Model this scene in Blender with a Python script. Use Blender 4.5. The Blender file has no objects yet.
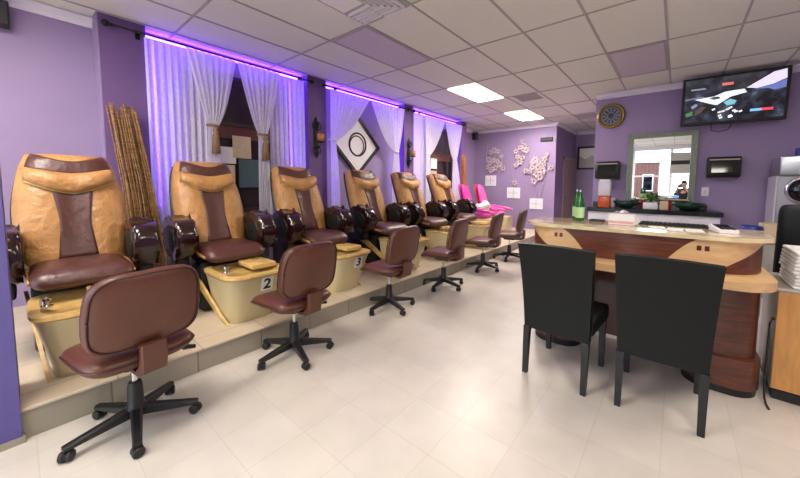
import bpy, bmesh, math, random
from mathutils import Vector, Matrix
random.seed(7)
S = bpy.context.scene
C = S.collection
PI = math.pi

# ------------------------------------------------------------------ camera
cam = bpy.data.objects.new('camera', bpy.data.cameras.new('camera'))
C.objects.link(cam)
YAW, PITCH, ROLL, F = 0.67327, 0.073185, -0.0062886, 322.31
cam.data.sensor_width = 36.0
cam.data.sensor_fit = 'HORIZONTAL'
cam.data.lens = 36.0 * F / 800
cam.data.shift_x = (400 - 419.87) / 800
cam.data.shift_y = (208.5 - 239) / 800
cam.data.clip_start = 0.01
cam.matrix_world = (Matrix.Translation((0, 0, 1.35)) @ Matrix.Rotation(YAW, 4, 'Z')
                    @ Matrix.Rotation(PI / 2 - PITCH, 4, 'X') @ Matrix.Rotation(-ROLL, 4, 'Z'))
S.camera = cam

# ------------------------------------------------------------------ world, exposure, daylight
S.view_settings.view_transform = 'Standard'
S.view_settings.look = 'None'
S.view_settings.exposure = 0.0
S.view_settings.gamma = 1.0
W = bpy.data.worlds.new('world'); S.world = W
W.use_nodes = True
wn = W.node_tree.nodes; wl = W.node_tree.links
bg = wn['Background']
bg.inputs[0].default_value = (0.80, 0.90, 1.0, 1)
bg.inputs[1].default_value = 6.0

def area(name, loc, rot, sx, sy, power, col, portal=False):
    d = bpy.data.lights.new(name, 'AREA'); d.shape = 'RECTANGLE'; d.size = sx; d.size_y = sy
    d.energy = power; d.color = col
    if portal: d.cycles.is_portal = True
    o = bpy.data.objects.new(name, d); C.objects.link(o); o.location = loc; o.rotation_euler = rot
    return o
sd = bpy.data.lights.new('sun', 'SUN'); sd.energy = 9.0; sd.angle = 0.02; sd.color = (1.0, 0.97, 0.95)
so = bpy.data.objects.new('sun', sd); C.objects.link(so)
so.rotation_euler = Vector((-0.18, 1.0, -1.02)).to_track_quat('-Z', 'Y').to_euler()
# daylight entering through the storefront behind the camera
area('storefront_portal', (-1.0, -3.12, 1.6), (PI/2, 0, 0), 7.0, 2.9, 1.0, (1, 1, 1), True)

# ------------------------------------------------------------------ materials
def lin(c):
    return tuple(((v/255)/12.92 if v/255 <= 0.04045 else ((v/255+0.055)/1.055)**2.4) for v in c) + (1,)
def mat(name, rgb, rough=0.5, metal=0.0, var=0.08, scale=20, bump=0.0, bscale=60, emit=None, estr=0, spec=0.5,
        trans=0.0, coat=0.0, stretch=None, wrinkle=0.0):
    m = bpy.data.materials.new(name); m.use_nodes = True
    nt = m.node_tree; n = nt.nodes; l = nt.links
    b = n['Principled BSDF']
    b.inputs['Roughness'].default_value = rough
    b.inputs['Metallic'].default_value = metal
    b.inputs['Specular IOR Level'].default_value = spec
    b.inputs['Transmission Weight'].default_value = trans
    b.inputs['Coat Weight'].default_value = coat
    tc = n.new('ShaderNodeTexCoord')
    vec = tc.outputs['Object']
    if stretch:
        mp = n.new('ShaderNodeMapping'); mp.inputs['Scale'].default_value = stretch
        l.new(vec, mp.inputs['Vector']); vec = mp.outputs['Vector']
    if var > 0:
        no = n.new('ShaderNodeTexNoise'); no.inputs['Scale'].default_value = scale; no.inputs['Detail'].default_value = 4
        l.new(vec, no.inputs['Vector'])
        cr = n.new('ShaderNodeValToRGB')
        c = lin(rgb)
        cr.color_ramp.elements[0].position = 0.3; cr.color_ramp.elements[1].position = 0.7
        cr.color_ramp.elements[0].color = tuple(v*(1-var) for v in c[:3]) + (1,)
        cr.color_ramp.elements[1].color = tuple(min(1, v*(1+var)) for v in c[:3]) + (1,)
        l.new(no.outputs['Fac'], cr.inputs['Fac']); l.new(cr.outputs['Color'], b.inputs['Base Color'])
    else:
        b.inputs['Base Color'].default_value = lin(rgb)
    if bump > 0 or wrinkle > 0:
        n2 = n.new('ShaderNodeTexNoise'); n2.inputs['Scale'].default_value = bscale; n2.inputs['Detail'].default_value = 3
        l.new(vec, n2.inputs['Vector'])
        bp = n.new('ShaderNodeBump'); bp.inputs['Strength'].default_value = bump or wrinkle
        bp.inputs['Distance'].default_value = 0.01 if not wrinkle else 0.03
        l.new(n2.outputs['Fac'], bp.inputs['Height']); l.new(bp.outputs['Normal'], b.inputs['Normal'])
    if emit:
        b.inputs['Emission Color'].default_value = lin(emit); b.inputs['Emission Strength'].default_value = estr
    return m

def tile_mat(name, c1, c2, mortar, size, gap, rough, bump=0.2, mode='XY', off=(0, 0, 0), size2=None, spec=0.5):
    m = bpy.data.materials.new(name); m.use_nodes = True
    nt = m.node_tree; n = nt.nodes; l = nt.links; b = n['Principled BSDF']
    tc = n.new('ShaderNodeTexCoord'); mp = n.new('ShaderNodeMapping'); mp.inputs['Location'].default_value = off
    if mode == 'YZ': mp.inputs['Rotation'].default_value = (0, PI/2, PI/2)
    if mode == 'YX': mp.inputs['Rotation'].default_value = (0, 0, PI/2)
    l.new(tc.outputs['Object'], mp.inputs['Vector'])
    br = n.new('ShaderNodeTexBrick'); br.offset = 0; br.squash = 1
    br.inputs['Scale'].default_value = 1; br.inputs['Mortar Size'].default_value = gap
    br.inputs['Mortar Smooth'].default_value = 0.3
    br.inputs['Brick Width'].default_value = size; br.inputs['Row Height'].default_value = size2 or size
    br.inputs['Color1'].default_value = lin(c1); br.inputs['Color2'].default_value = lin(c2); br.inputs['Mortar'].default_value = lin(mortar)
    l.new(mp.outputs['Vector'], br.inputs['Vector'])
    no = n.new('ShaderNodeTexNoise'); no.inputs['Scale'].default_value = 5; no.inputs['Detail'].default_value = 6
    l.new(tc.outputs['Object'], no.inputs['Vector'])
    mx = n.new('ShaderNodeMix'); mx.data_type = 'RGBA'; mx.blend_type = 'MULTIPLY'; mx.inputs['Factor'].default_value = 0.22
    l.new(br.outputs['Color'], mx.inputs['A']); l.new(no.outputs['Fac'], mx.inputs['B'])
    l.new(mx.outputs['Result'], b.inputs['Base Color'])
    b.inputs['Roughness'].default_value = rough; b.inputs['Specular IOR Level'].default_value = spec
    bp = n.new('ShaderNodeBump'); bp.inputs['Strength'].default_value = bump; bp.inputs['Distance'].default_value = 0.004; bp.invert = True
    l.new(br.outputs['Fac'], bp.inputs['Height']); l.new(bp.outputs['Normal'], b.inputs['Normal'])
    return m

M = {}
M['purple'] = mat('purple_paint', (152, 134, 171), 0.6, var=0.03, scale=3, bump=0.05, bscale=200)
M['purple2'] = mat('dark_purple_paint', (108, 80, 130), 0.6, var=0.03, scale=3)
M['ceil'] = mat('ceiling_tile', (222, 224, 217), 0.9, var=0.03, scale=90, bump=0.15, bscale=150)
M['tbar'] = mat('ceiling_grid', (172, 166, 172), 0.6, var=0)
M['white'] = mat('white_paint', (232, 230, 236), 0.5, var=0.02)
M['floor'] = tile_mat('vinyl_tile', (221, 213, 201), (217, 208, 196), (206, 197, 184), 0.305, 0.0022, 0.33, 0.1)
M['step_top'] = tile_mat('platform_tile', (214, 198, 172), (206, 190, 164), (168, 152, 130), 0.45, 0.004, 0.4, 0.2, off=(0.1, 0.12, 0))
M['step_face'] = tile_mat('riser_tile', (172, 162, 144), (160, 152, 136), (124, 116, 104), 0.45, 0.005, 0.45, 0.3, mode='YX', off=(0.3, 0.09, 0))
M['tan'] = mat('tan_leather', (174, 127, 74), 0.45, var=0.14, scale=9, wrinkle=0.55, bscale=16)
M['brown'] = mat('brown_leather', (78, 44, 38), 0.38, var=0.12, scale=10, wrinkle=0.25, bscale=16)
M['maroon'] = mat('chestnut_leatherette', (92, 52, 38), 0.36, var=0.10, scale=8, bump=0.08, bscale=120)
M['piping'] = mat('dark_piping', (70, 38, 32), 0.45, var=0)
M['gloss'] = mat('dark_cherry_lacquer', (34, 12, 11), 0.16, var=0.3, scale=6, coat=0.3, stretch=(1, 8, 1))
M['black'] = mat('black_plastic', (22, 22, 24), 0.45, var=0.1)
M['blackm'] = mat('black_metal', (18, 17, 17), 0.4, metal=0.3, var=0.1)
M['blackleather'] = mat('black_leather', (7, 12, 12), 0.5, var=0.15, scale=12, bump=0.08, bscale=180, spec=0.3)
M['chrome'] = mat('chrome', (200, 200, 205), 0.15, metal=1, var=0)
M['tub'] = mat('champagne_tub', (206, 192, 150), 0.3, var=0.05, scale=4, coat=0.3)
M['rim'] = mat('golden_marble_rim', (204, 170, 104), 0.25, var=0.2, scale=14, coat=0.4)
M['basin'] = mat('basin', (150, 122, 74), 0.3, var=0.1)
M['num'] = mat('number_plate_white', (238, 238, 236), 0.4, var=0.0)
M['ink'] = mat('ink_black', (12, 12, 14), 0.5, var=0)
M['cherry'] = mat('cherry_wood', (92, 46, 30), 0.32, var=0.35, scale=6, stretch=(1, 1, 7), coat=0.2)
M['cherryh'] = mat('cherry_wood_panel', (100, 52, 34), 0.32, var=0.35, scale=5, stretch=(1, 8, 12), coat=0.2)
M['maple'] = mat('maple_wood', (216, 178, 128), 0.35, var=0.1, scale=6, stretch=(1, 6, 6))
M['marble'] = mat('cream_marble', (222, 202, 158), 0.15, var=0.16, scale=11, coat=0.3)
M['oak'] = mat('oak_front', (200, 142, 78), 0.45, var=0.15, scale=5, stretch=(6, 6, 1))
M['grey'] = mat('grey_laminate', (168, 166, 160), 0.4, var=0.04)
M['steel'] = mat('brushed_steel', (190, 192, 196), 0.3, metal=0.9, var=0.06, scale=8, stretch=(1, 1, 30))
M['ltgrey'] = mat('light_grey_plastic', (205, 205, 210), 0.4, var=0.02)
M['darkglass'] = mat('dark_glass', (10, 11, 14), 0.06, var=0)
M['green_glass'] = mat('green_glass', (40, 76, 62), 0.12, var=0.15, trans=0.3)
M['granite'] = mat('dark_granite', (26, 28, 30), 0.2, var=0.5, scale=120)
M['olive'] = mat('pewter_frame', (112, 116, 104), 0.35, metal=0.5, var=0.2, scale=30)
M['mirror'] = mat('mirror_glass', (240, 243, 245), 0.0, metal=1, var=0)
M['reed'] = mat('brown_reed', (142, 104, 62), 0.6, var=0.5, scale=14, stretch=(1, 1, 4))
M['reed2'] = mat('tan_reed', (186, 122, 62), 0.6, var=0.3, scale=14, stretch=(1, 1, 4))
M['pink'] = mat('pink_vinyl', (226, 92, 170), 0.35, var=0.05)
M['magenta'] = mat('magenta_vinyl', (200, 60, 150), 0.35, var=0.05)
M['red'] = mat('red_plastic', (204, 46, 62), 0.35, var=0.05)
M['gold'] = mat('antique_gold', (150, 124, 50), 0.3, metal=0.8, var=0.2)
M['amber'] = mat('amber_glass', (196, 140, 70), 0.2, var=0.15, trans=0.2)
M['petal'] = mat('cream_enamel', (202, 184, 192), 0.35, var=0.2, scale=9)
M['stem'] = mat('pale_metal_stem', (196, 178, 196), 0.4, metal=0.2, var=0.1)
M['paper'] = mat('paper', (236, 234, 230), 0.7, var=0.02)
M['beige'] = mat('beige_card', (206, 186, 150), 0.6, var=0.06)
M['teal'] = mat('teal_card', (74, 98, 100), 0.6, var=0.1)
M['winframe'] = mat('dark_window_wood', (62, 44, 40), 0.45, var=0.25, stretch=(1, 1, 6))
M['board'] = mat('red_brown_board', (104, 60, 48), 0.5, var=0.25, stretch=(1, 5, 1))
M['towel'] = mat('white_towel', (232, 230, 226), 0.95, var=0.03, bump=0.5, bscale=220)
M['silver_pat'] = mat('silver_pattern', (150, 152, 156), 0.4, metal=0.3, var=0.2)
M['leaf'] = mat('green_leaf', (70, 118, 46), 0.45, var=0.25)
M['orange'] = mat('orange_liquid', (214, 92, 40), 0.15, var=0.08, trans=0.3)
M['clear'] = mat('clear_plastic', (232, 236, 242), 0.08, var=0, trans=0.85)
M['bottle'] = mat('green_bottle_glass', (34, 122, 46), 0.06, var=0.1, trans=0.5)
M['label'] = mat('pale_green_label', (186, 222, 160), 0.5, var=0.1)
M['blue'] = mat('blue_plastic', (30, 52, 140), 0.35, var=0.1)
M['brass_tassel'] = mat('bronze_tassel', (136, 104, 72), 0.6, var=0.3, stretch=(8, 8, 1))
M['tinted'] = mat('tinted_light_panel', (196, 186, 200), 0.5, var=0.04)
M['doorm'] = mat('tan_door', (176, 160, 142), 0.45, var=0.06, stretch=(5, 5, 1))
M['skin'] = mat('skin', (196, 150, 122), 0.55, var=0.05)
M['shirt'] = mat('dark_shirt', (36, 40, 54), 0.85, var=0.1)
M['pants'] = mat('dark_trousers', (30, 32, 40), 0.85, var=0.1)
M['hair'] = mat('dark_hair', (20, 16, 14), 0.6, var=0.2)
M['lcover'] = mat('light_diffuser', (255, 252, 246), 0.4, var=0, emit=(255, 244, 232), estr=9.0)
M['led'] = mat('purple_led', (150, 90, 255), 0.4, var=0, emit=(120, 60, 255), estr=30.0)
M['led_soft'] = mat('soft_purple_led', (150, 90, 255), 0.4, var=0, emit=(120, 60, 255), estr=26.0)
M['smoked'] = mat('smoked_glass', (48, 36, 33), 0.15, var=0.2, scale=4)
M['asphalt'] = mat('pale_concrete', (78, 80, 86), 0.8, var=0.1)
M['hedge'] = mat('hedge_green', (44, 84, 30), 0.7, var=0.4, scale=30)

def brick_mat():
    m = tile_mat('red_brick', (112, 48, 36), (96, 40, 30), (130, 112, 100), 0.24, 0.012, 0.8, 0.5, mode='XY', size2=0.08)
    m.node_tree.nodes['Mapping'].inputs['Rotation'].default_value = (-PI/2, 0, 0)
    return m
M['brick'] = brick_mat()
def glass_mat():
    m = bpy.data.materials.new('window_glass'); m.use_nodes = True
    n = m.node_tree.nodes; l = m.node_tree.links
    n.remove(n['Principled BSDF'])
    t = n.new('ShaderNodeBsdfTransparent'); t.inputs[0].default_value = (0.96, 0.98, 0.98, 1)
    g = n.new('ShaderNodeBsdfGlossy'); g.inputs['Roughness'].default_value = 0.02
    fr = n.new('ShaderNodeFresnel'); fr.inputs[0].default_value = 1.3
    mx = n.new('ShaderNodeMixShader'); l.new(fr.outputs[0], mx.inputs[0]); l.new(t.outputs[0], mx.inputs[1]); l.new(g.outputs[0], mx.inputs[2])
    l.new(mx.outputs[0], n['Material Output'].inputs[0])
    return m
M['glass'] = glass_mat()
def sheer_mat():
    m = bpy.data.materials.new('white_sheer'); m.use_nodes = True
    n = m.node_tree.nodes; l = m.node_tree.links
    n.remove(n['Principled BSDF'])
    tc = n.new('ShaderNodeTexCoord')
    no = n.new('ShaderNodeTexNoise'); no.inputs['Scale'].default_value = 26; no.inputs['Detail'].default_value = 5
    l.new(tc.outputs['Object'], no.inputs['Vector'])
    d = n.new('ShaderNodeBsdfDiffuse'); d.inputs[0].default_value = lin((246, 243, 250))
    t = n.new('ShaderNodeBsdfTranslucent'); t.inputs[0].default_value = lin((246, 243, 250))
    tr = n.new('ShaderNodeBsdfTransparent')
    m1 = n.new('ShaderNodeMixShader'); m1.inputs[0].default_value = 0.45
    l.new(d.outputs[0], m1.inputs[1]); l.new(t.outputs[0], m1.inputs[2])
    mr = n.new('ShaderNodeMapRange'); mr.inputs[1].default_value = 0.35; mr.inputs[2].default_value = 0.65
    mr.inputs[3].default_value = 0.03; mr.inputs[4].default_value = 0.12
    l.new(no.outputs['Fac'], mr.inputs[0])
    m2 = n.new('ShaderNodeMixShader'); l.new(mr.outputs[0], m2.inputs[0]); l.new(m1.outputs[0], m2.inputs[1]); l.new(tr.outputs[0], m2.inputs[2])
    l.new(m2.outputs[0], n['Material Output'].inputs[0])
    return m
M['sheer'] = sheer_mat()

# ------------------------------------------------------------------ helpers
def obj(name, bm, m, parent=None, smooth=False, loc=None, label=None, recalc=True):
    if recalc: bmesh.ops.recalc_face_normals(bm, faces=bm.faces)
    me = bpy.data.meshes.new(name); bm.to_mesh(me); bm.free()
    if isinstance(m, str): m = M[m]
    me.materials.append(m)
    if smooth:
        for p in me.polygons: p.use_smooth = True
        if smooth == 'auto':
            try: me.set_sharp_from_angle(angle=math.radians(40))
            except Exception: pass
    o = bpy.data.objects.new(name, me); C.objects.link(o)
    if parent: o.parent = parent
    if loc: o.location = loc
    if label: o['label'] = label
    return o
def tag(o, label, cat, group=None):
    o['label'] = label; o['category'] = cat
    if group: o['group'] = group
    return o
def thing(name, label, cat, loc=(0, 0, 0), rz=0, group=None):
    o = bpy.data.objects.new(name, None); C.objects.link(o); o.empty_display_size = 0.1
    o.location = loc; o.rotation_euler = (0, 0, rz)
    return tag(o, label, cat, group)
def struct(name, bm, m, parent=None, smooth=False):
    o = obj(name, bm, m, parent, smooth)
    if not parent: o['kind'] = 'structure'
    return o
def dup(root, loc, rz, label, group=None):
    r = root.copy(); C.objects.link(r); r.location = loc; r.rotation_euler = (0, 0, rz); r['label'] = label
    if group: r['group'] = group
    for ch in list(root.children):
        c = ch.copy(); C.objects.link(c); c.parent = r
        for g in list(ch.children):
            d = g.copy(); C.objects.link(d); d.parent = c
    return r
def box(bm, x0, x1, y0, y1, z0, z1, bev=0, seg=2, mtx=None):
    vs = [bm.verts.new((x, y, z)) for x in (x0, x1) for y in (y0, y1) for z in (z0, z1)]
    idx = [(0, 1, 3, 2), (4, 6, 7, 5), (0, 4, 5, 1), (2, 3, 7, 6), (0, 2, 6, 4), (1, 5, 7, 3)]
    fs = [bm.faces.new([vs[i] for i in f]) for f in idx]
    out = vs
    if bev:
        es = list({e for f in fs for e in f.edges})
        r = bmesh.ops.bevel(bm, geom=es, offset=bev, segments=seg, affect='EDGES', profile=0.5)
        out = list({v for f in r['faces'] for v in f.verts} | {v for v in vs if v.is_valid})
    if mtx: bmesh.ops.transform(bm, matrix=mtx, verts=[v for v in out if v.is_valid])
    return bm
def nb(): return bmesh.new()
def bx(*a, **k): return box(nb(), *a, **k)
def loft(bm, rings, cap=True, closed=True):
    vr = [[bm.verts.new(p) for p in r] for r in rings]
    n = len(rings[0])
    for a, b in zip(vr, vr[1:]):
        for i in range(n if closed else n-1):
            j = (i+1) % n
            bm.faces.new((a[i], a[j], b[j], b[i]))
    if cap and closed:
        bm.faces.new(list(reversed(vr[0]))); bm.faces.new(vr[-1])
    return bm
def lathe(bm, prof, seg=24, c=(0, 0, 0), axis='Z', cap=True):
    rings = []
    for r, z in prof:
        ring = []
        for k in range(seg):
            a = 2*PI*k/seg; r_ = max(r, 1e-4)
            p = (r_*math.cos(a), r_*math.sin(a), z)
            if axis == 'Y': p = (p[0], p[2], p[1])
            if axis == 'X': p = (p[2], p[0], p[1])
            ring.append((p[0]+c[0], p[1]+c[1], p[2]+c[2]))
        rings.append(ring)
    return loft(bm, rings, cap)
def tube(bm, pts, r, seg=8, r2=None):
    pts = [Vector(p) for p in pts]; rings = []
    up = Vector((0, 0, 1))
    for i, p in enumerate(pts):
        d = (pts[min(i+1, len(pts)-1)] - pts[max(i-1, 0)]).normalized()
        u = up if abs(d.dot(up)) < 0.95 else Vector((1, 0, 0))
        a = d.cross(u).normalized(); b = d.cross(a)
        rr = r if r2 is None else r + (r2-r)*i/(len(pts)-1)
        rings.append([tuple(p + a*(rr*math.cos(2*PI*k/seg)) + b*(rr*math.sin(2*PI*k/seg))) for k in range(seg)])
    return loft(bm, rings)
def torus(bm, R, r, c=(0, 0, 0), axis='Z', n=32, k=8, sx=1, sy=1, mtx=None):
    vv = []
    for i in range(n):
        a = 2*PI*i/n; ring = []
        for j in range(k):
            b = 2*PI*j/k
            q = R + r*math.cos(b); p = (q*math.cos(a)*sx, q*math.sin(a)*sy, r*math.sin(b))
            if axis == 'Y': p = (p[0], p[2], p[1])
            if axis == 'X': p = (p[2], p[0], p[1])
            p = Vector(p) + Vector(c)
            if mtx: p = mtx @ p
            ring.append(bm.verts.new(p))
        vv.append(ring)
    for i in range(n):
        for j in range(k):
            bm.faces.new((vv[i][j], vv[(i+1) % n][j], vv[(i+1) % n][(j+1) % k], vv[i][(j+1) % k]))
    return bm
def sup(a, n):
    c, s = math.cos(a), math.sin(a)
    return math.copysign(abs(c)**(2/n), c), math.copysign(abs(s)**(2/n), s)
def pad(bm, w, h, t, n=4.5, p=5, seg=40, fn=None):
    """rounded cushion lying in the local XY plane, thickness along Z; fn maps (x,y,z) to its place"""
    fn = fn or (lambda x, y, z: (x, y, z))
    rs = [0.0001, 0.35, 0.62, 0.8, 0.9, 0.96, 0.99, 1.0]
    rings = []
    for sgn, seq in ((1, rs), (-1, list(reversed(rs))[1:])):
        for r in seq:
            z = sgn*t/2*(max(0, 1-r**p))**0.5
            ring = []
            for k in range(seg):
                cx_, cy_ = sup(2*PI*k/seg, n)
                ring.append(fn(cx_*r*w/2, cy_*r*h/2, z))
            rings.append(ring)
    return loft(bm, rings)
def sheet(bm, fn, nu, nv, o0, o1):
    """grid fn(u,v,off) given thickness between off o0 and o1"""
    A = [[bm.verts.new(fn(i/nu, j/nv, o1)) for j in range(nv+1)] for i in range(nu+1)]
    B = [[bm.verts.new(fn(i/nu, j/nv, o0)) for j in range(nv+1)] for i in range(nu+1)]
    for i in range(nu):
        for j in range(nv):
            bm.faces.new((A[i][j], A[i+1][j], A[i+1][j+1], A[i][j+1]))
            bm.faces.new((B[i][j], B[i][j+1], B[i+1][j+1], B[i+1][j]))
    for i in range(nu):
        for j in (0, nv): bm.faces.new((A[i][j], B[i][j], B[i+1][j], A[i+1][j]))
    for j in range(nv):
        for i in (0, nu): bm.faces.new((A[i][j], A[i][j+1], B[i][j+1], B[i][j]))
    return bm
def prism(bm, pts, axis, a, b, bev=0, seg=3):
    def P(u, v, w):
        return {'X': (w, u, v), 'Y': (u, w, v), 'Z': (u, v, w)}[axis]
    lo = [bm.verts.new(P(u, v, a)) for u, v in pts]; hi = [bm.verts.new(P(u, v, b)) for u, v in pts]
    n = len(pts); caps = [bm.faces.new(lo), bm.faces.new(hi)]
    for i in range(n): bm.faces.new((lo[i], lo[(i+1) % n], hi[(i+1) % n], hi[i]))
    if bev:
        es = list({e for f in caps for e in f.edges})
        bmesh.ops.bevel(bm, geom=es, offset=bev, segments=seg, affect='EDGES', profile=0.5)
    return bm
def text_mesh(name, s, size, m, parent, mtx, depth=0.001):
    cu = bpy.data.curves.new(name, 'FONT'); cu.body = s; cu.size = size; cu.align_x = 'CENTER'; cu.align_y = 'CENTER'; cu.extrude = depth
    cu.offset = 0.003
    t = bpy.data.objects.new(name, cu); C.objects.link(t)
    me = bpy.data.meshes.new_from_object(t.evaluated_get(bpy.context.evaluated_depsgraph_get()))
    C.objects.unlink(t); bpy.data.objects.remove(t)
    me.materials.clear(); me.materials.append(M[m]); me.transform(mtx)
    o = bpy.data.objects.new(name, me); C.objects.link(o); o.parent = parent
    return o

# ================================================================== SETTING
CZ = 3.05          # ceiling height
XB, XP, XR = -4.78, -4.60, -4.86     # window bay plane, pilaster face, recessed wall plane
YW, YF, YH = 6.9, 9.13, 11.2         # wall with mirror, wall with flowers, hall end
struct('floor', bx(-5.4, 2.9, -3.2, 11.4, -0.12, 0), 'floor')
b = nb(); box(b, -5.4, 2.9, -3.2, 11.4, CZ, CZ+0.1); struct('ceiling', b, 'ceil')
b = nb()
x = -3.307 - 0.626*2
while x < 2.8:
    box(b, x-0.011, x+0.011, -3.0, 11.2, CZ-0.007, CZ-0.001); x += 0.626
y = 3.62 - 1.2*6
while y < 11.2:
    box(b, -5.1, 2.8, y-0.011, y+0.011, CZ-0.0075, CZ-0.0012); y += 1.2
struct('trim_1', b, 'tbar')
# left wall: recessed ends, shallower window bays, protruding pilasters
b = nb()
box(b, -5.3, XR, -3.2, 0.60, 0, CZ)
box(b, -5.3, XB, 0.60, 7.75, 0, CZ)
box(b, -5.3, -5.06, 7.75, YF, 0, CZ)
box(b, -5.0, -4.601, 0.588, 0.5995, 0, CZ-0.001)
struct('wall_left', b, 'purple')
for k, (y0, y1) in enumerate([(0.60, 0.97), (2.93, 3.27), (5.22, 5.52), (7.52, 7.80)]):
    struct('trim_%d' % (k+2), bx(XB-0.3, XP, y0, y1, 0.0, CZ), 'purple2')
# platform for the spa chairs
b = nb(); box(b, -5.3, -2.62, -3.1, 8.7, 0, 0.150); struct('trim_6', b, 'step_face')
b = nb(); box(b, -5.3, -2.612, -3.1, 8.71, 0.1505, 0.168, 0.004, 1); struct('trim_7', b, 'step_top')
# partition end in the near left corner
struct('wall_near', bx(-2.95, -2.595, -0.62, -0.045, 0.03, CZ), mat('blue_purple', (92, 82, 146), 0.6, var=0.03))  # darker, bluer purple than the other walls
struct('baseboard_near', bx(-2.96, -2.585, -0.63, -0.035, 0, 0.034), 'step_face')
# back walls
struct('wall_back', bx(-5.3, -2.61, YF, YH+0.2, 0, CZ), 'purple')
struct('wall_hall', bx(-2.61, -1.27, YH, YH+0.2, 0, CZ), 'purple')
struct('wall_mirror', bx(-1.27, 2.9, YW, YW+0.15, 0, CZ), 'purple')
struct('wall_right', bx(2.75, 2.9, -3.2, YW, 0, CZ), 'purple')
struct('wall_hall_side', bx(-1.27, -1.12, YW+0.15, YH+0.2, 0, CZ), 'purple')
# crown mouldings and skirting
def crown(name, x0, y0, x1, y1, nx, ny):
    b = nb()
    prof = [(0.004, -0.10), (0.018, -0.10), (0.026, -0.06), (0.055, -0.03), (0.065, -0.008), (0.004, -0.008)]
    rings = [[(px + nx*d, py + ny*d, CZ + z) for d, z in prof] for px, py in ((x0, y0), (x1, y1))]
    loft(b, rings); return struct(name, b, 'white')
crown('trim_8', XR, -3.0, XR, 0.595, 1, 0)
crown('trim_9', -5.06, YF, -2.61, YF, 0, -1)
crown('trim_10', -2.61, YF-0.06, -2.61, YH, 1, 0)
crown('trim_11', -2.55, YH, -1.27, YH, 0, -1)
crown('trim_12', -1.275, YW, 2.75, YW, 0, -1)
crown('trim_13', -5.06, 7.81, -5.06, YF-0.06, 1, 0)
struct('baseboard_back', bx(-2.62, -2.598, YF, 9.78, 0, 0.10), 'white')
struct('baseboard_mirror', bx(-1.27, 2.75, YW-0.012, YW-0.001, 0, 0.10), 'white')
# hall door
d = obj('door_1', bx(-2.61, -2.585, 9.95, 11.05, 0.01, 2.10, 0.004, 1), 'doorm'); d['kind'] = 'structure'
b = nb(); box(b, -2.609, -2.575, 9.86, 9.945, 0, 2.19); box(b, -2.609, -2.575, 11.055, 11.14, 0, 2.19); box(b, -2.609, -2.575, 9.86, 11.14, 2.105, 2.19)
obj('door_frame', b, 'doorm', d)
b = nb(); lathe(b, [(0.012, 0), (0.012, 0.03), (0.028, 0.04), (0.03, 0.06), (0.015, 0.075)], 14, (-2.584, 10.05, 1.0), 'X'); obj('door_knob', b, 'chrome', d, True)
for z in (0.5, 1.15):
    pass

# storefront behind the camera (seen in the mirror, and the room's daylight)
struct('wall_front', box(box(bx(-5.3, 2.9, -3.2, -3.05, 2.92, CZ), -5.3, 2.9, -3.2, -3.05, 0, 0.30), 1.05, 2.9, -3.2, -3.05, 0.3, 2.92), 'white')
for k, (x0, x1) in enumerate([(-5.0, -3.3), (-3.3, -1.55), (-1.55, -0.25), (-0.25, 1.05)]):
    b = nb()
    for (a, c2, e, g) in ((x0, x0+0.05, 0.3, 2.92), (x1-0.05, x1, 0.3, 2.92), (x0+0.05, x1-0.05, 0.3, 0.36), (x0+0.05, x1-0.05, 2.86, 2.92), (x0+0.05, x1-0.05, 1.75, 1.81)):
        box(b, a, c2, -3.17, -3.08, e, g)
    w = obj('window_%d' % (k+3), b, 'white'); w['kind'] = 'structure'
    obj('pane', box(bx(x0+0.05, x1-0.05, -3.13, -3.124, 0.36, 1.75), x0+0.05, x1-0.05, -3.13, -3.124, 1.81, 2.86), 'glass', w)
# dark street windows behind the curtains (bays one and three)
def bay_window(name, y0, y1, z0, z1, split):
    b = nb(); x0, x1 = XB+0.002, XB+0.045
    for a, c2, e, g in ((y0, y0+0.06, z0, z1), (y1-0.06, y1, z0, z1), (y0+0.06, y1-0.06, z0, z0+0.06), (y0+0.06, y1-0.06, z1-0.06, z1), (y0+0.06, y1-0.06, split, split+0.05)):
        box(b, x0, x1, a, c2, e, g)
    w = obj(name, b, 'winframe'); w['kind'] = 'structure'
    obj('pane', bx(XB+0.003, XB+0.012, y0+0.06, y1-0.06, z0+0.06, z1-0.06), M['smoked'], w)
    obj('blind_board', bx(XB+0.014, XB+0.024, y0+0.06, y1-0.06, split-0.16, split), 'board', w)
    return w
bay_window('window_1', 1.30, 2.68, 0.95, 2.78, 2.12)
bay_window('window_2', 5.95, 7.30, 0.95, 2.78, 2.12)

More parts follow.
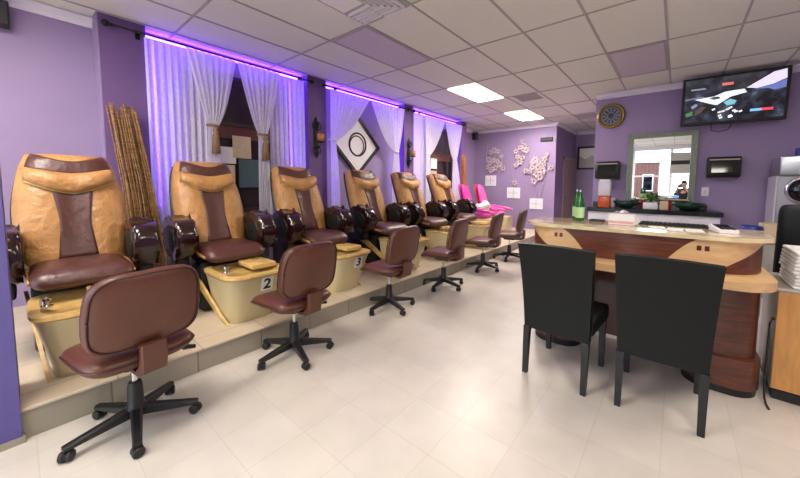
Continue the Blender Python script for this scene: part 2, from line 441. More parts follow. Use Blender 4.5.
# ================================================================== PEDICURE CHAIRS
def back_pt(t, s, off):
    """point of the backrest: t up the back, s across (-1..1), off above the padded front"""
    px = -0.36 - 0.30*t - 0.05*t*t
    pz = 0.52 + 0.90*t - 0.02*t*t
    w = 0.268 + 0.05*math.sin(PI*min(1, t*1.05))**1.0 - 0.015*t
    if t > 0.86: w *= 1 - 0.10*((t-0.86)/0.14)**2
    nx, nz = 0.93, 0.36
    th = 0.115*(1-abs(s)**3.2)**0.6 + 0.02*math.sin(PI*t)
    if t > 0.9: th *= max(0.25, 1-((t-0.9)/0.1)**2*0.75)
    th -= 0.03*math.exp(-(s*3.2)**2)*math.sin(PI*min(1, t*1.2))
    return (px + nx*(th+off), s*w, pz + nz*(th+off))
def make_spa_chair(label):
    r = thing('pedicure_chair', label, 'pedicure chair', (0, 0, 0.1683), 0, 'massage pedicure chairs along the platform')
    # tub
    def ring(x0, x1, hw, z, n=5, sh=0.0):
        cx_, rx = (x0+x1)/2, (x1-x0)/2
        return [(cx_ + sup(2*PI*k/48, n)[0]*rx, sup(2*PI*k/48, n)[1]*hw*(1+sh*sup(2*PI*k/48, n)[0]), z) for k in range(48)]
    b = nb(); loft(b, [ring(-0.03, 0.43, 0.185, 0.0), ring(-0.03, 0.435, 0.19, 0.02), ring(-0.03, 0.50, 0.215, 0.2), ring(-0.03, 0.555, 0.245, 0.36), ring(-0.03, 0.575, 0.256, 0.40)])
    tub = obj('tub', b, 'tub', r, 'auto')
    b = nb(); loft(b, [ring(-0.035, 0.585, 0.262, 0.401), ring(-0.04, 0.60, 0.268, 0.415), ring(-0.035, 0.595, 0.266, 0.432), ring(0.03, 0.545, 0.218, 0.436), ring(0.035, 0.535, 0.211, 0.425), ring(0.08, 0.47, 0.17, 0.405)], cap=True)
    rim = obj('tub_rim', b, 'rim', r, 'auto')
    b = nb(); box(b, 0.14, 0.44, -0.01, 0.20, 0.437, 0.482, 0.012, 2); obj('foot_rest', b, 'rim', r, 'auto')
    b = nb(); lathe(b, [(0.028, 0.437), (0.028, 0.447), (0.016, 0.452), (0.016, 0.475), (0.022, 0.478), (0.020, 0.492), (0.004, 0.497)], 14, (0.36, -0.19, 0)); obj('faucet', b, 'chrome', r, 'auto')
    # sweeping flank fins between seat base and tub foot
    for s in (-1, 1):
        def fin(u, v, o):
            x_ = -0.26 + 0.68*u; z_ = 0.42*(1-u)**1.15*(1+0.10*math.sin(PI*u))
            return (x_ - 0.075*v, s*(0.272 - 0.070*u + 0.010*o), max(0.0, z_ - 0.06*v*(1-u)))
        b = nb(); sheet(b, fin, 18, 2, -1, 1); obj('side_fin', b, 'rim', r, 'auto')
    # seat base and seat
    b = nb(); box(b, -0.78, -0.05, -0.25, 0.25, 0.02, 0.47, 0.03, 2); obj('seat_base', b, 'black', r, 'auto')
    def seatf(x_, y_, z_):
        drop = -0.02*max(0, (x_-0.2)/0.13)**2 if x_ > 0.2 else 0
        return (-0.165 + x_, y_, 0.548 + z_ + drop)
    b = nb(); pad(b, 0.70, 0.515, 0.150, n=7, p=5, fn=seatf); obj('seat', b, 'brown', r, True)
    b = nb()
    for s in (-1, 1):
        pts = [(-0.45 + 0.55*k/10, s*0.252, 0.535 + 0.05*math.sin(PI*k/10)*0.4) for k in range(11)]
        b = nb(); tube(b, pts, 0.03, 8, 0.012); obj('seat_bolster', b, 'tan', r, True)
    
    # back
    b = nb()
    nt, ns = 24, 24
    sheet(b, lambda u, v, o: (back_pt(u, v*2-1, o) if o >= 0 else (lambda q, p: (p[0]-0.10, q[1]*0.97, p[2]-0.03))(back_pt(u, v*2-1, 0), back_pt(u, 1.0, 0))), nt, ns, -1, 0.0)
    obj('backrest', b, 'tan', r, True)
    b = nb()
    def shell(u, v, o):
        s = v*2-1; q = back_pt(0.02+u*0.96, 1.0, 0); hw = abs(q[1])
        d = 0.075*(1-abs(s)**4)
        return (q[0]-0.075 - (d if o < 0 else -0.03), s*hw*1.03, q[2]-0.035 - 0.3*(d if o < 0 else 0))
    sheet(b, shell, 16, 14, -1, 1); obj('back_shell', b, 'black', r, True)
    def hour(t): return 0.27 + 0.62*abs(t-0.36)**1.4
    b = nb(); sheet(b, lambda u, v, o: back_pt(0.05+u*0.66, (v*2-1)*hour(0.05+u*0.66), o), 14, 10, -0.004, 0.006); obj('center_panel', b, 'brown', r, True)
    # headrest: tan pad with brown upper band, both with a sagging lower edge
    def sag(s): return 1-abs(s)**1.8
    b = nb(); sheet(b, lambda u, v, o: (lambda s, lo, hi: back_pt(lo+(hi-lo)*u, s, o + 0.034*math.sin(PI*u)**0.7))((v*2-1)*0.86, 0.725-0.125*sag(v*2-1), 0.84-0.065*sag(v*2-1)), 8, 20, -0.004, 0.022); obj('head_pillow', b, 'tan', r, True)
    b = nb(); sheet(b, lambda u, v, o: (lambda s, lo, hi: back_pt(lo+(hi-lo)*u, s, o))((v*2-1)*0.86, 0.835-0.062*sag(v*2-1), 0.988-0.105*sag(v*2-1)), 8, 20, -0.004, 0.022); obj('head_band', b, 'brown', r, True)
    b = nb(); tube(b, [back_pt(0.725-0.125*sag(s), s*0.86, 0.014) for s in [k/12-1 for k in range(25)]], 0.006, 6); obj('pillow_piping', b, 'rim', r, True)
    # arms
    for s in (-1, 1):
        arm = []
        for k in range(40):
            a = 2*PI*k/40
            cx_, cz_ = sup(a, 2.6)
            x_ = -0.20 + cx_*0.235; z_ = 0.685 + cz_*0.185
            if x_ < -0.25: z_ = 0.685 + (z_-0.685)*(1-0.35*((-0.25-x_)/0.2))+0.03
            arm.append((x_, z_))
        b = nb(); prism(b, arm, 'Y', s*0.352-0.078, s*0.352+0.078, 0.045, 6)
        o = obj('armrest', b, 'gloss', r, 'auto')
        b = nb(); prism(b, [(-0.20+(u+0.20)*0.62, 0.685+(v-0.685)*0.62) for u, v in arm], 'Y', s*0.352-0.084, s*0.352+0.084, 0.02, 3); obj('arm_disc', b, 'black', o, 'auto')
        b = nb(); box(b, -0.33, -0.10, s*0.36-0.05, s*0.36+0.05, 0.40, 0.56, 0.02, 2); obj('arm_bracket', b, 'black', o, 'auto')
    return r
SPX = -3.27
ys = [0.275, 1.25, 2.27, 3.40, 4.47, 5.54]
spl = ['tan and brown leather spa chair nearest the camera, in front of the brown reed bundle',
       'tan and brown spa chair on the tub numbered 2, before the first curtains',
       'tan and brown spa chair on the tub numbered 3, below the first iron sconce',
       'tan and brown spa chair below the right side of the diamond picture',
       'tan and brown spa chair below the second iron sconce, fifth from the near end',
       'tan and brown spa chair farthest along the row, next to the pink seats']
sp0 = make_spa_chair(spl[0]); sp0.location = (SPX, ys[0], 0.1683); sp0.rotation_euler.z = -0.015
spas = [sp0]
rots = [-0.015, 0.0, 0.0, -0.03, 0.0, 0.02]
for k in range(1, 6):
    spas.append(dup(sp0, (SPX, ys[k], 0.1683), rots[k], spl[k]))
for k, ch in ((1, '2'), (2, '3')):
    r = spas[k]
    b = nb(); box(b, 0.0, 0.004, -0.05, 0.05, -0.062, 0.062); bmesh.ops.transform(b, matrix=Matrix.Translation((0.545, 0.06, 0.325)) @ Matrix.Rotation(0.30, 4, 'Y'), verts=b.verts)
    p = obj('number_plate', b, 'num', r)
    mt = Matrix.Translation((0.545, 0.06, 0.325)) @ Matrix.Rotation(0.30, 4, 'Y') @ Matrix.Translation((0.0055, 0, 0)) @ Matrix(((0, 0, 1, 0), (1, 0, 0, 0), (0, 1, 0, 0), (0, 0, 0, 1)))
    text_mesh('numeral', ch, 0.135, 'ink', p, mt)

# ================================================================== OFFICE CHAIRS (face local +X)
def make_stool(label):
    r = thing('office_chair', label, 'office chair', (0, 0, 0), 0, 'brown swivel chairs along the platform')
    for k in range(5):
        a = 2*PI*k/5 + 0.3
        rot = Matrix.Rotation(a, 4, 'Z')
        b = nb()
        rings = []
        for t in (0, 0.4, 0.8, 1.0):
            x_ = 0.03 + 0.255*t; w = 0.026 - 0.007*t; zt = 0.125 - 0.045*t; zb = 0.072 - 0.014*t
            rings.append([tuple(rot @ Vector((x_, yy, zz))) for yy, zz in ((-w, zb), (w, zb), (w, zt-0.008), (w*0.6, zt), (-w*0.6, zt), (-w, zt-0.008))])
        loft(b, rings); lg = obj('leg', b, 'black', r)
        b = nb()
        cc = rot @ Vector((0.272, 0, 0.0))
        rot2 = Matrix.Translation((cc.x, cc.y, 0)) @ Matrix.Rotation(a + 0.9*k, 4, 'Z')
        for s in (-1, 1):
            lathe(b, [(0.004, -0.011), (0.022, -0.011), (0.0265, -0.006), (0.0265, 0.006), (0.022, 0.011), (0.004, 0.011)], 16, (0, s*0.014, 0.0272), 'Y')
        lathe(b, [(0.008, 0.02), (0.008, 0.062)], 8, (0, 0, 0))
        box(b, -0.02, 0.02, -0.004, 0.004, 0.02, 0.055)
        bmesh.ops.transform(b, matrix=rot2, verts=b.verts)
        obj('caster', b, 'black', lg, 'auto')
    b = nb(); lathe(b, [(0.045, 0.07), (0.048, 0.12), (0.036, 0.14), (0.033, 0.235), (0.028, 0.26), (0.020, 0.262)], 20); obj('column_shroud', b, 'black', r, 'auto')
    b = nb(); lathe(b, [(0.014, 0.26), (0.014, 0.37)], 14); obj('gas_lift', b, 'chrome', r, 'auto')
    b = nb(); box(b, -0.10, 0.10, -0.07, 0.07, 0.365, 0.408, 0.012, 2); obj('seat_plate', b, 'black', r, 'auto')
    b = nb(); tube(b, [(0.0, -0.06, 0.378), (-0.02, -0.17, 0.372), (-0.04, -0.235, 0.358)], 0.006, 8); lv = obj('lever', b, 'blackm', r, True)
    b = nb(); tube(b, [(-0.035, -0.225, 0.361), (-0.047, -0.285, 0.345)], 0.016, 10, 0.012); obj('lever_grip', b, 'black', lv, True)
    def sf(x_, y_, z_):
        return (0.02 + x_, y_, 0.452 + z_ - (0.05*((x_-0.12)/0.12)**2 if x_ > 0.12 else 0) + 0.012*(abs(y_)/0.23)**2)
    b = nb(); pad(b, 0.47, 0.475, 0.105, n=5, p=6, fn=sf); st = obj('seat', b, 'maroon', r, True)
    b = nb(); pts = [sf(sup(2*PI*k/48, 5)[0]*0.237, sup(2*PI*k/48, 5)[1]*0.2395, 0.0) for k in range(49)]; tube(b, pts, 0.006, 6); obj('seat_piping', b, 'piping', st, True)
    # back
    tl = 0.19
    def bf(x_, y_, z_):     # x across, y up, z thickness
        bend = 0.45*x_*x_
        return (-0.225 + z_ + bend - math.sin(tl)*(y_), x_*(1-0.10*max(0, y_)/0.18*0.5), 0.722 + y_*math.cos(tl))
    b = nb(); pad(b, 0.485, 0.41, 0.09, n=4.2, p=7, fn=bf); bk = obj('backrest', b, 'maroon', r, True)
    for zo in (0.034, -0.030):
        b = nb(); tube(b, [bf(sup(2*PI*k/48, 4.2)[0]*0.231, sup(2*PI*k/48, 4.2)[1]*0.193, zo) for k in range(49)], 0.0055, 6); obj('back_piping', b, 'piping', bk, True)
    b = nb()
    pts = [(0.0, 0.372), (-0.20, 0.372), (-0.262, 0.40), (-0.272, 0.45), (-0.272, 0.55), (-0.235, 0.55), (-0.235, 0.46), (-0.23, 0.43), (-0.19, 0.392), (0.0, 0.392)]
    prism(b, pts, 'Y', -0.055, 0.055, 0.006, 1); obj('back_bracket', b, 'maroon', r, 'auto')
    return r
st0 = make_stool('brown office swivel chair nearest the camera, its back to us')
lay = [(-2.29, 0.355, 189, 0), (-2.32, 1.32, 185, 0), (-2.42, 2.50, 184, 0), (-2.38, 3.50, 188, 0), (-2.40, 4.65, 190, 0), (-2.36, 5.60, 192, 0)]
stl = ['', 'brown swivel chair in front of the tub numbered 2', 'brown swivel chair beside the tub numbered 3, third from the camera',
       'brown swivel chair fourth from the camera along the platform', 'brown swivel chair fifth from the camera, by the last spa chair',
       'brown swivel chair farthest away, just left of the wooden desk end']
st0.location = (lay[0][0], lay[0][1], 0.0); st0.rotation_euler.z = math.radians(lay[0][2])
for k in range(1, 6):
    x, y, a, _ = lay[k]; dup(st0, (x, y, 0.0), math.radians(a), stl[k])

# ================================================================== FRONT DESK
desk = thing('reception_desk', 'wooden two-level counter desk with cream stone top and rounded ends', 'desk', (-0.26, 3.1, 0))
def L(x, y): return (x+0.26, y-3.1)
def plan(x0, x1, y0, y1, rr, n=10):
    pts = []
    for cx_, cy_, a0 in ((x1-rr, y0+rr, -PI/2),):
        for k in range(n+1):
            a = a0 + PI/2*k/n; pts.append((cx_+rr*math.cos(a), cy_+rr*math.sin(a)))
    pts += [(x1, y1), (x0, y1)]
    for k in range(n+1):
        a = PI + PI/2*k/n; pts.append((x0+rr+rr*math.cos(a), y0+rr+rr*math.sin(a)))
    return [L(*p) for p in pts]
def slab(name, m, x0, x1, y0, y1, rr, z0, z1, bev=0.004):
    b = nb(); prism(b, plan(x0, x1, y0, y1, rr), 'Z', z0, z1, bev, 2); return obj(name, b, m, desk, 'auto')
slab('stone_top', 'marble', -1.085, 0.51, 2.785, 3.42, 0.26, 1.003, 1.03, 0.008)
slab('upper_panel', 'cherryh', -1.03, 0.46, 2.83, 3.36, 0.24, 0.79, 1.002)
slab('arm_ledge', 'maple', -0.98, 0.50, 2.63, 3.30, 0.22, 0.735, 0.788, 0.008)
slab('under_panel', 'cherryh', -0.95, 0.44, 2.95, 3.32, 0.15, 0.62, 0.734)
for x0, x1 in ((0.10, 0.452), (-0.95, -0.60)):
    slab('pedestal', 'cherry', x0, x1, 2.84, 3.30, 0.13, 0.245, 0.734)
    slab('pedestal_base', 'cherry', x0-0.02, x1+0.022, 2.81, 3.33, 0.14, 0.05, 0.245, 0.012)
    slab('plinth', 'black', x0-0.015, x1+0.015, 2.82, 3.32, 0.14, 0.0, 0.05)
b = nb(); box(b, -0.6+0.26, 0.10+0.26, 3.24-3.1, 3.27-3.1, 0.03, 0.734); obj('modesty_panel', b, 'cherry', desk)
# pale inlays on the upper front, wrapped along its outline
def front_path():
    x0, x1, y0, rr = -1.03, 0.46, 2.83, 0.24
    P = []
    for k in range(13):
        a = PI + PI/2*k/12; P.append((x0+rr+rr*math.cos(a), y0+rr+rr*math.sin(a), math.cos(a), math.sin(a)))
    for k in range(1, 30):
        P.append((x0+rr+(x1-x0-2*rr)*k/30, y0, 0, -1))
    for k in range(13):
        a = -PI/2 + PI/2*k/12; P.append((x1-rr+rr*math.cos(a), y0+rr+rr*math.sin(a), math.cos(a), math.sin(a)))
    return P
FP = front_path()
cum = [0]
for p, q in zip(FP, FP[1:]): cum.append(cum[-1] + math.hypot(q[0]-p[0], q[1]-p[1]))
TOT = cum[-1]
def at_s(s):
    s = max(0, min(TOT-1e-6, s))
    for i in range(len(cum)-1):
        if cum[i+1] >= s:
            t = (s-cum[i])/(cum[i+1]-cum[i]); a, c2 = FP[i], FP[i+1]
            return [a[j]+(c2[j]-a[j])*t for j in range(4)]
def inlay(flip):
    # lens-shaped blond panel: a straight top edge, an S-curved lower edge, a rounded inner end
    sh = 0.04 if flip else 0.0
    wd = 0.62 + sh
    def lo(q): return 1.0 - 0.2*min(1, max(0, (q-0.04)/0.34))**1.2
    def hi(q): return 1.0 - 0.2*min(1, max(0, (q-0.42-sh)/0.20))**1.5
    def f(u, v, o):
        q = 0.045 + (wd-0.05)*u; s = q
        if flip: s = TOT - s
        z = lo(q) + (hi(q)-lo(q))*v
        p = at_s(s); x_, y_ = L(p[0]+p[2]*o, p[1]+p[3]*o)
        return (x_, y_, z)
    b = nb(); sheet(b, f, 40, 6, -0.002, 0.004); ob = obj('inlay_panel', b, 'maple', desk)
    for s0 in (0.385+sh, 0.425+sh):
        s = s0 if not flip else TOT-s0
        p = at_s(s); x_, y_ = L(p[0]+p[2]*0.0045, p[1]+p[3]*0.0045)
        ang = math.atan2(p[3], p[2]) + PI/2
        b = nb(); box(b, -0.012, 0.012, -0.003, 0.003, 0.925, 0.958, mtx=Matrix.Translation((x_, y_, 0)) @ Matrix.Rotation(ang, 4, 'Z')); obj('square_inlay', b, 'red_dark', ob)
M['red_dark'] = mat('dark_red_inlay', (96, 24, 22), 0.3, var=0.05)
inlay(False); inlay(True)

# ================================================================== DINING CHAIRS at the desk
def make_parson(label):
    r = thing('dining_chair', label, 'chair', (0, 0, 0), 0, 'black leather chairs at the desk')
    # faces +Y, the back plane leans towards -Y
    def bp_(u, v, o):
        w = 0.212 + 0.026*v
        return ((u*2-1)*w, o - 0.085*v*v - 0.01*v, 0.335 + 0.615*v + 0.006*(1-(u*2-1)**2)*v)
    b = nb(); sheet(b, bp_, 12, 16, -0.03, 0.032)
    es = [e for e in b.edges if len(e.link_faces) == 2 and e.calc_face_angle(0) > 0.9]
    bmesh.ops.bevel(b, geom=es, offset=0.012, segments=3, affect='EDGES'); obj('backrest', b, 'blackleather', r, 'auto')
    b = nb(); box(b, -0.225, 0.225, 0.034, 0.47, 0.36, 0.475, 0.025, 3); obj('seat', b, 'blackleather', r, 'auto')
    for sx in (-1, 1):
        for y0 in (-0.018, 0.425):
            b = nb()
            dx = -0.015 if y0 < 0 else 0
            rings = [[(sx*0.195+a, y0+c2+(dx*1.2 if z < 0.1 else 0), z) for a, c2 in ((-q, -q), (q, -q), (q, q), (-q, q))] for z, q in ((0, 0.016), (0.36 if y0 > 0 else 0.345, 0.021))]
            loft(b, rings); obj('leg', b, 'black', r)
    return r
p1 = make_parson('left one of two black leather dining chairs at the desk'); p1.location = (-0.605, 2.27, 0); p1.rotation_euler.z = -0.06
dup(p1, (-0.03, 2.29, 0), 0.0, 'right one of two black leather dining chairs, nearer the oak cabinet')

# ================================================================== CURTAINS
RX, RZ = -4.52, 2.935     # rod line
def rod(y0, y1, label):
    r = thing('curtain_rod', label, 'curtain rod', (RX, (y0+y1)/2, RZ), 0, 'curtain rods')
    yc = (y0+y1)/2
    b = nb(); tube(b, [(0, y0-yc, 0), (0, y1-yc, 0)], 0.011, 10); obj('pole', b, 'blackm', r, True)
    for s, ye in ((-1, y0), (1, y1)):
        b = nb(); lathe(b, [(0.011, 0), (0.017, 0.012*s), (0.012, 0.022*s), (0.028, 0.040*s), (0.034, 0.058*s), (0.028, 0.077*s), (0.004, 0.09*s)], 14, (0, ye-yc, 0), 'Y'); obj('finial', b, 'blackm', r, True)
    for yb in (y0+0.20, y1-0.12):
        b = nb(); box(b, -0.078, 0.0, yb-yc-0.008, yb-yc+0.008, -0.008, 0.008); box(b, -0.078, -0.07, yb-yc-0.02, yb-yc+0.02, -0.055, 0.04); obj('bracket', b, 'blackm', r)
    return r
def drape(label, L, R, z0, z1, n, amp, xo, grp, ties=None, pat=0, ph=0.0):
    """cloth between left edge L(z) and right edge R(z)"""
    b = nb(); nu, nv = n*10, 44
    V = []
    for j in range(nv+1):
        z = z1 + (z0-z1)*j/nv; l, r_ = L(z), R(z)
        k = min(1.0, (r_-l)/(R(z1)-L(z1)) + 0.25)
        row = []
        for i in range(nu+1):
            u = i/nu
            a = 2*PI*n*u + ph
            fold = math.sin(a) + 0.35*math.sin(2.3*a+1.1+z*0.8)
            row.append(b.verts.new((RX + xo + amp*k*fold*(0.6+0.4*min(1, (z1-z)*2)), l + (r_-l)*u, z + 0.012*math.sin(a*2)*(1 if j == nv else 0))))
        V.append(row)
    for j in range(nv):
        for i in range(nu): b.faces.new((V[j][i], V[j][i+1], V[j+1][i+1], V[j+1][i]))
    o = obj('sheer_curtain', b, 'sheer', None, True, recalc=False); tag(o, label, 'curtain', grp)
    if ties:
        yt, zt, hw, tas = ties
        b = nb(); torus(b, 1, 0.22, (0, 0, 0), n=24, k=8); bmesh.ops.transform(b, matrix=Matrix.Translation((RX+xo, yt, zt)) @ Matrix.Diagonal((0.038, hw, 0.06, 1)), verts=b.verts)
        t = obj('tieback', b, 'sheer' if not tas else 'brass_tassel', o, True)
        if tas:
            b = nb(); lathe(b, [(0.006, 0.0), (0.022, -0.02), (0.03, -0.05), (0.02, -0.075), (0.034, -0.12), (0.05, -0.33), (0.01, -0.335)], 14, (RX+xo+0.05, yt+0.01, zt-0.01)); obj('tassel', b, 'brass_tassel', o, True)
    return o
def const(v): return lambda z: v
def gather(ytop, ytie, ztop, zt, ybot, zb, pw):
    def f(z):
        if z >= zt:
            k = (z-zt)/(ztop-zt); return ytie + (ytop-ytie)*k**pw
        k = (zt-z)/(zt-zb); return ytie + (ybot-ytie)*min(1, k*1.6)**0.7
    return f
G1 = 'sheer curtains at the first window'; G2 = 'sheer curtains around the diamond picture'; G3 = 'sheer curtains at the far window'
T = 2.912
rod(0.70, 2.90, 'long black curtain rod with a ball finial at the first window')
rod(3.24, 5.20, 'black curtain rod above the diamond picture')
rod(5.50, 7.46, 'black curtain rod of the far window, nearest the back wall')
# first window
drape('white sheer curtain hanging straight behind the second reed-side pilaster, left end of the first window', const(0.945), const(1.55), 0.42, T, 9, 0.018, -0.03, G1)
drape('white sheer curtain swept left by a tassel tie at the first window', lambda z: gather(1.30, 1.50, T, 2.06, 1.47, 0.5, 0.9)(z), lambda z: gather(1.845, 1.60, T, 2.06, 1.63, 0.5, 0.62)(z), 0.5, T, 7, 0.022, 0.03, G1, (1.55, 2.06, 0.062, True))
drape('white sheer curtain swept right by a tassel tie at the first window', lambda z: gather(1.855, 2.10, T, 2.02, 2.08, 0.5, 0.75)(z), lambda z: gather(2.42, 2.22, T, 2.02, 2.26, 0.5, 0.9)(z), 0.5, T, 7, 0.022, 0.03, G1, (2.16, 2.02, 0.065, True), ph=1.0)
drape('white sheer curtain hanging straight beside a purple light strip, right end of the first window', const(2.28), const(2.835), 0.42, T, 8, 0.018, -0.03, G1, ph=2.0)
# middle bay
drape('white sheer curtain tied left of the diamond picture', lambda z: gather(3.30, 3.29, T, 2.09, 3.29, 0.7, 1)(z), lambda z: gather(4.17, 3.39, T, 2.09, 3.47, 0.7, 0.66)(z), 0.7, T, 10, 0.026, 0.0, G2, (3.335, 2.09, 0.06, False))
drape('white sheer curtain tied right of the diamond picture', lambda z: gather(4.18, 4.83, T, 2.02, 4.76, 0.7, 0.62)(z), lambda z: gather(5.12, 4.95, T, 2.02, 5.02, 0.7, 0.8)(z), 0.7, T, 10, 0.026, 0.0, G2, (4.89, 2.02, 0.06, False), ph=1.4)
# far window
drape('white sheer curtain hanging at the left of the far window', const(5.50), const(5.98), 0.6, T, 8, 0.013, -0.055, G3)
drape('white sheer curtain swept left at the far window', lambda z: gather(5.80, 5.86, T, 2.05, 5.85, 0.6, 1)(z), lambda z: gather(6.62, 6.0, T, 2.05, 6.05, 0.6, 0.66)(z), 0.6, T, 8, 0.024, 0.025, G3, (5.93, 2.05, 0.065, False))
drape('white sheer curtain swept right at the far window, beside the tan reeds', lambda z: gather(6.64, 7.02, T, 2.0, 6.98, 0.6, 0.66)(z), lambda z: gather(7.44, 7.18, T, 2.0, 7.40, 0.6, 0.9)(z), 0.6, T, 9, 0.024, 0.0, G3, (7.1, 2.0, 0.07, False), ph=0.6)

# purple light strips behind the curtain heads
def led(y0, y1, label, grp='purple light strips'):
    r = thing('light_strip', label, 'light strip', (XB+0.02, (y0+y1)/2, 3.005), 0, grp)
    yc = (y1-y0)/2
    b = nb(); box(b, -0.018, 0.0, -yc, yc, -0.022, 0.022); obj('backing_strip', b, 'white', r)
    b = nb(); box(b, 0.001, 0.010, -yc, yc, -0.018, 0.018); obj('light_tube', b, 'led', r)
led(1.0, 2.90, 'purple light strip along the ceiling behind the first curtains')
led(3.30, 5.19, 'purple light strip along the ceiling above the diamond picture')
led(5.55, 7.49, 'purple light strip along the ceiling at the far window')
for yl, w_ in ((2.72, 'running down the right side of the first window'), (1.06, 'running down the left side of the first window'), (3.34, 'running down left of the diamond picture'), (5.12, 'running down right of the diamond picture'), (5.66, 'running down the left side of the far window'), (7.40, 'running down the right side of the far window')):
    r = thing('light_strip', 'purple light strip ' + w_, 'light strip', (XB+0.02, yl, 2.0), 0, 'purple light strips')
    b = nb(); box(b, -0.018, 0.0, -0.012, 0.012, -0.92, 0.92); obj('backing_strip', b, 'white', r)
    b = nb(); box(b, 0.001, 0.010, -0.008, 0.008, -0.92, 0.92); obj('light_tube', b, 'led_soft', r)

# papers fixed in the first and far windows
def notice(y0, y1, z0, z1, m, label, x=XB+0.047):
    b = nb(); box(b, x, x+0.004, y0, y1, z0, z1); tag(obj('paper_notice', b, m), label, 'notice', 'papers in the dark windows')
notice(1.62, 1.90, 1.62, 1.84, 'paper', 'white paper notice low in the first dark window')
notice(1.86, 2.10, 1.70, 2.00, 'beige', 'beige paper notice beside the white one in the first dark window', XB+0.053)
notice(1.93, 2.20, 1.30, 1.69, 'teal', 'teal paper notice below the beige one in the first dark window', XB+0.053)
notice(1.55, 1.88, 1.30, 1.60, 'beige', 'beige paper notice below the white one, at the bottom left of the first window', XB+0.053)
notice(6.35, 6.60, 1.75, 2.00, 'paper', 'white paper notice in the far dark window, upper one')
notice(6.35, 6.60, 1.42, 1.70, 'beige', 'beige paper notice in the far dark window, lower one')

# ================================================================== REEDS
def reeds(loc, n, top_c, bot_c, spread_t, spread_b, h, m, label):
    r = thing('reed_bundle', label, 'reed bundle', loc)
    for k in range(n):
        random.seed(100+k)
        u = (k+0.5)/n*2-1
        a = random.uniform(-1, 1)
        p0 = Vector((bot_c[0]+a*0.035, bot_c[1]+u*spread_b + random.uniform(-.01, .01), 0.0))
        p1 = Vector((top_c[0]+a*0.05, top_c[1]+u*spread_t + random.uniform(-.015, .015), h + random.uniform(-0.07, 0.05)))
        pts = []
        for q in range(9):
            t = q/8; p = p0.lerp(p1, t); p.y += 0.02*math.sin(PI*t)*random.uniform(0.3, 1.0); p.x += 0.008*math.sin(5*t+k)
            pts.append(p)
        b = nb(); tube(b, pts, 0.0085, 6, 0.006)
        obj('reed_stick', b, m, r, True)
reeds((-4.42, 0.80, 0.1685), 44, (-0.03, -0.08), (0.0, 0.10), 0.115, 0.13, 1.93, 'reed', 'tall bundle of brown reeds leaning on the dark pilaster behind the nearest spa chair')
reeds((-4.44, 7.45, 0.1685), 26, (-0.02, -0.06), (0.0, 0.02), 0.08, 0.14, 1.95, 'reed2', 'tall bundle of tan reeds standing past the far window')

# ================================================================== WALL DECOR LEFT
def sconce(y, z, label):
    r = thing('wall_sconce', label, 'sconce', (XP+0.001, y, z), 0, 'iron candle sconces')
    b = nb(); pad(b, 0.10, 0.66, 0.016, n=2, p=6, seg=24, fn=lambda x, y_, z_: (0.010+z_, x, y_)); obj('back_plate', b, 'blackm', r, True)
    for s in (-1, 1):
        b = nb(); pts = []
        for k in range(22):
            t = k/21; a = t*2.6*PI; rr = 0.085*(1-t*0.75)
            pts.append((0.024, s*(0.015 + rr*math.sin(a)*0.8), 0.17 + t*0.03 + rr*math.cos(a)))
        tube(b, pts, 0.008, 6); obj('scroll', b, 'blackm', r, True)
        b = nb(); pts = []
        for k in range(22):
            t = k/21; a = PI + t*2.4*PI; rr = 0.075*(1-t*0.75)
            pts.append((0.024, s*(0.015 - rr*math.sin(a)*0.8), -0.19 + rr*math.cos(a)))
        tube(b, pts, 0.008, 6); obj('scroll', b, 'blackm', r, True)
    b = nb(); tube(b, [(0.015, 0, -0.14), (0.07, 0, -0.17), (0.12, 0, -0.13), (0.13, 0, -0.085)], 0.009, 8); lathe(b, [(0.012, -0.09), (0.062, -0.082), (0.066, -0.074), (0.01, -0.072)], 18, (0.13, 0, 0)); obj('arm', b, 'blackm', r, 'auto')
    b = nb(); lathe(b, [(0.035, -0.0715), (0.052, -0.03), (0.058, 0.045), (0.055, 0.045), (0.048, -0.03), (0.02, -0.064)], 20, (0.13, 0, 0)); cup = obj('candle_cup', b, 'amber', r, True)
    b = nb(); lathe(b, [(0.022, -0.062), (0.022, -0.01), (0.002, -0.008)], 14, (0.13, 0, 0)); obj('candle', b, 'paper', cup, 'auto')
sconce(3.07, 2.10, 'black iron candle sconce on the pilaster left of the diamond picture')
sconce(5.36, 2.03, 'black iron candle sconce on the pilaster right of the diamond picture')

r = thing('framed_picture', 'diamond-hung square picture with black frame and dark ring on white', 'picture', (XB+0.002, 4.05, 2.08), 0)
def diamond(bm, h, x0, x1): prism(bm, [(h, 0), (0, h), (-h, 0), (0, -h)], 'X', x0, x1)
b = nb()
for (a0, a1) in ((0, 1), (1, 2), (2, 3), (3, 0)):
    o_ = [(0.58, 0), (0, 0.58), (-0.58, 0), (0, -0.58)]; i_ = [(0.50, 0), (0, 0.50), (-0.50, 0), (0, -0.50)]
    prism(b, [o_[a0], o_[a1], i_[a1], i_[a0]], 'X', 0, 0.05)
obj('frame', b, 'ink', r)
b = nb(); diamond(b, 0.505, 0.004, 0.026); cv = obj('canvas', b, 'paper', r)
b = nb(); torus(b, 0.20, 0.016, (0.030, 0.015, 0.02), 'X', 40, 6, sx=1.0, sy=1.05); torus(b, 0.165, 0.011, (0.030, -0.005, -0.005), 'X', 40, 6, sx=1.0, sy=1.1); obj('ring_motif', b, 'ink', cv, True)

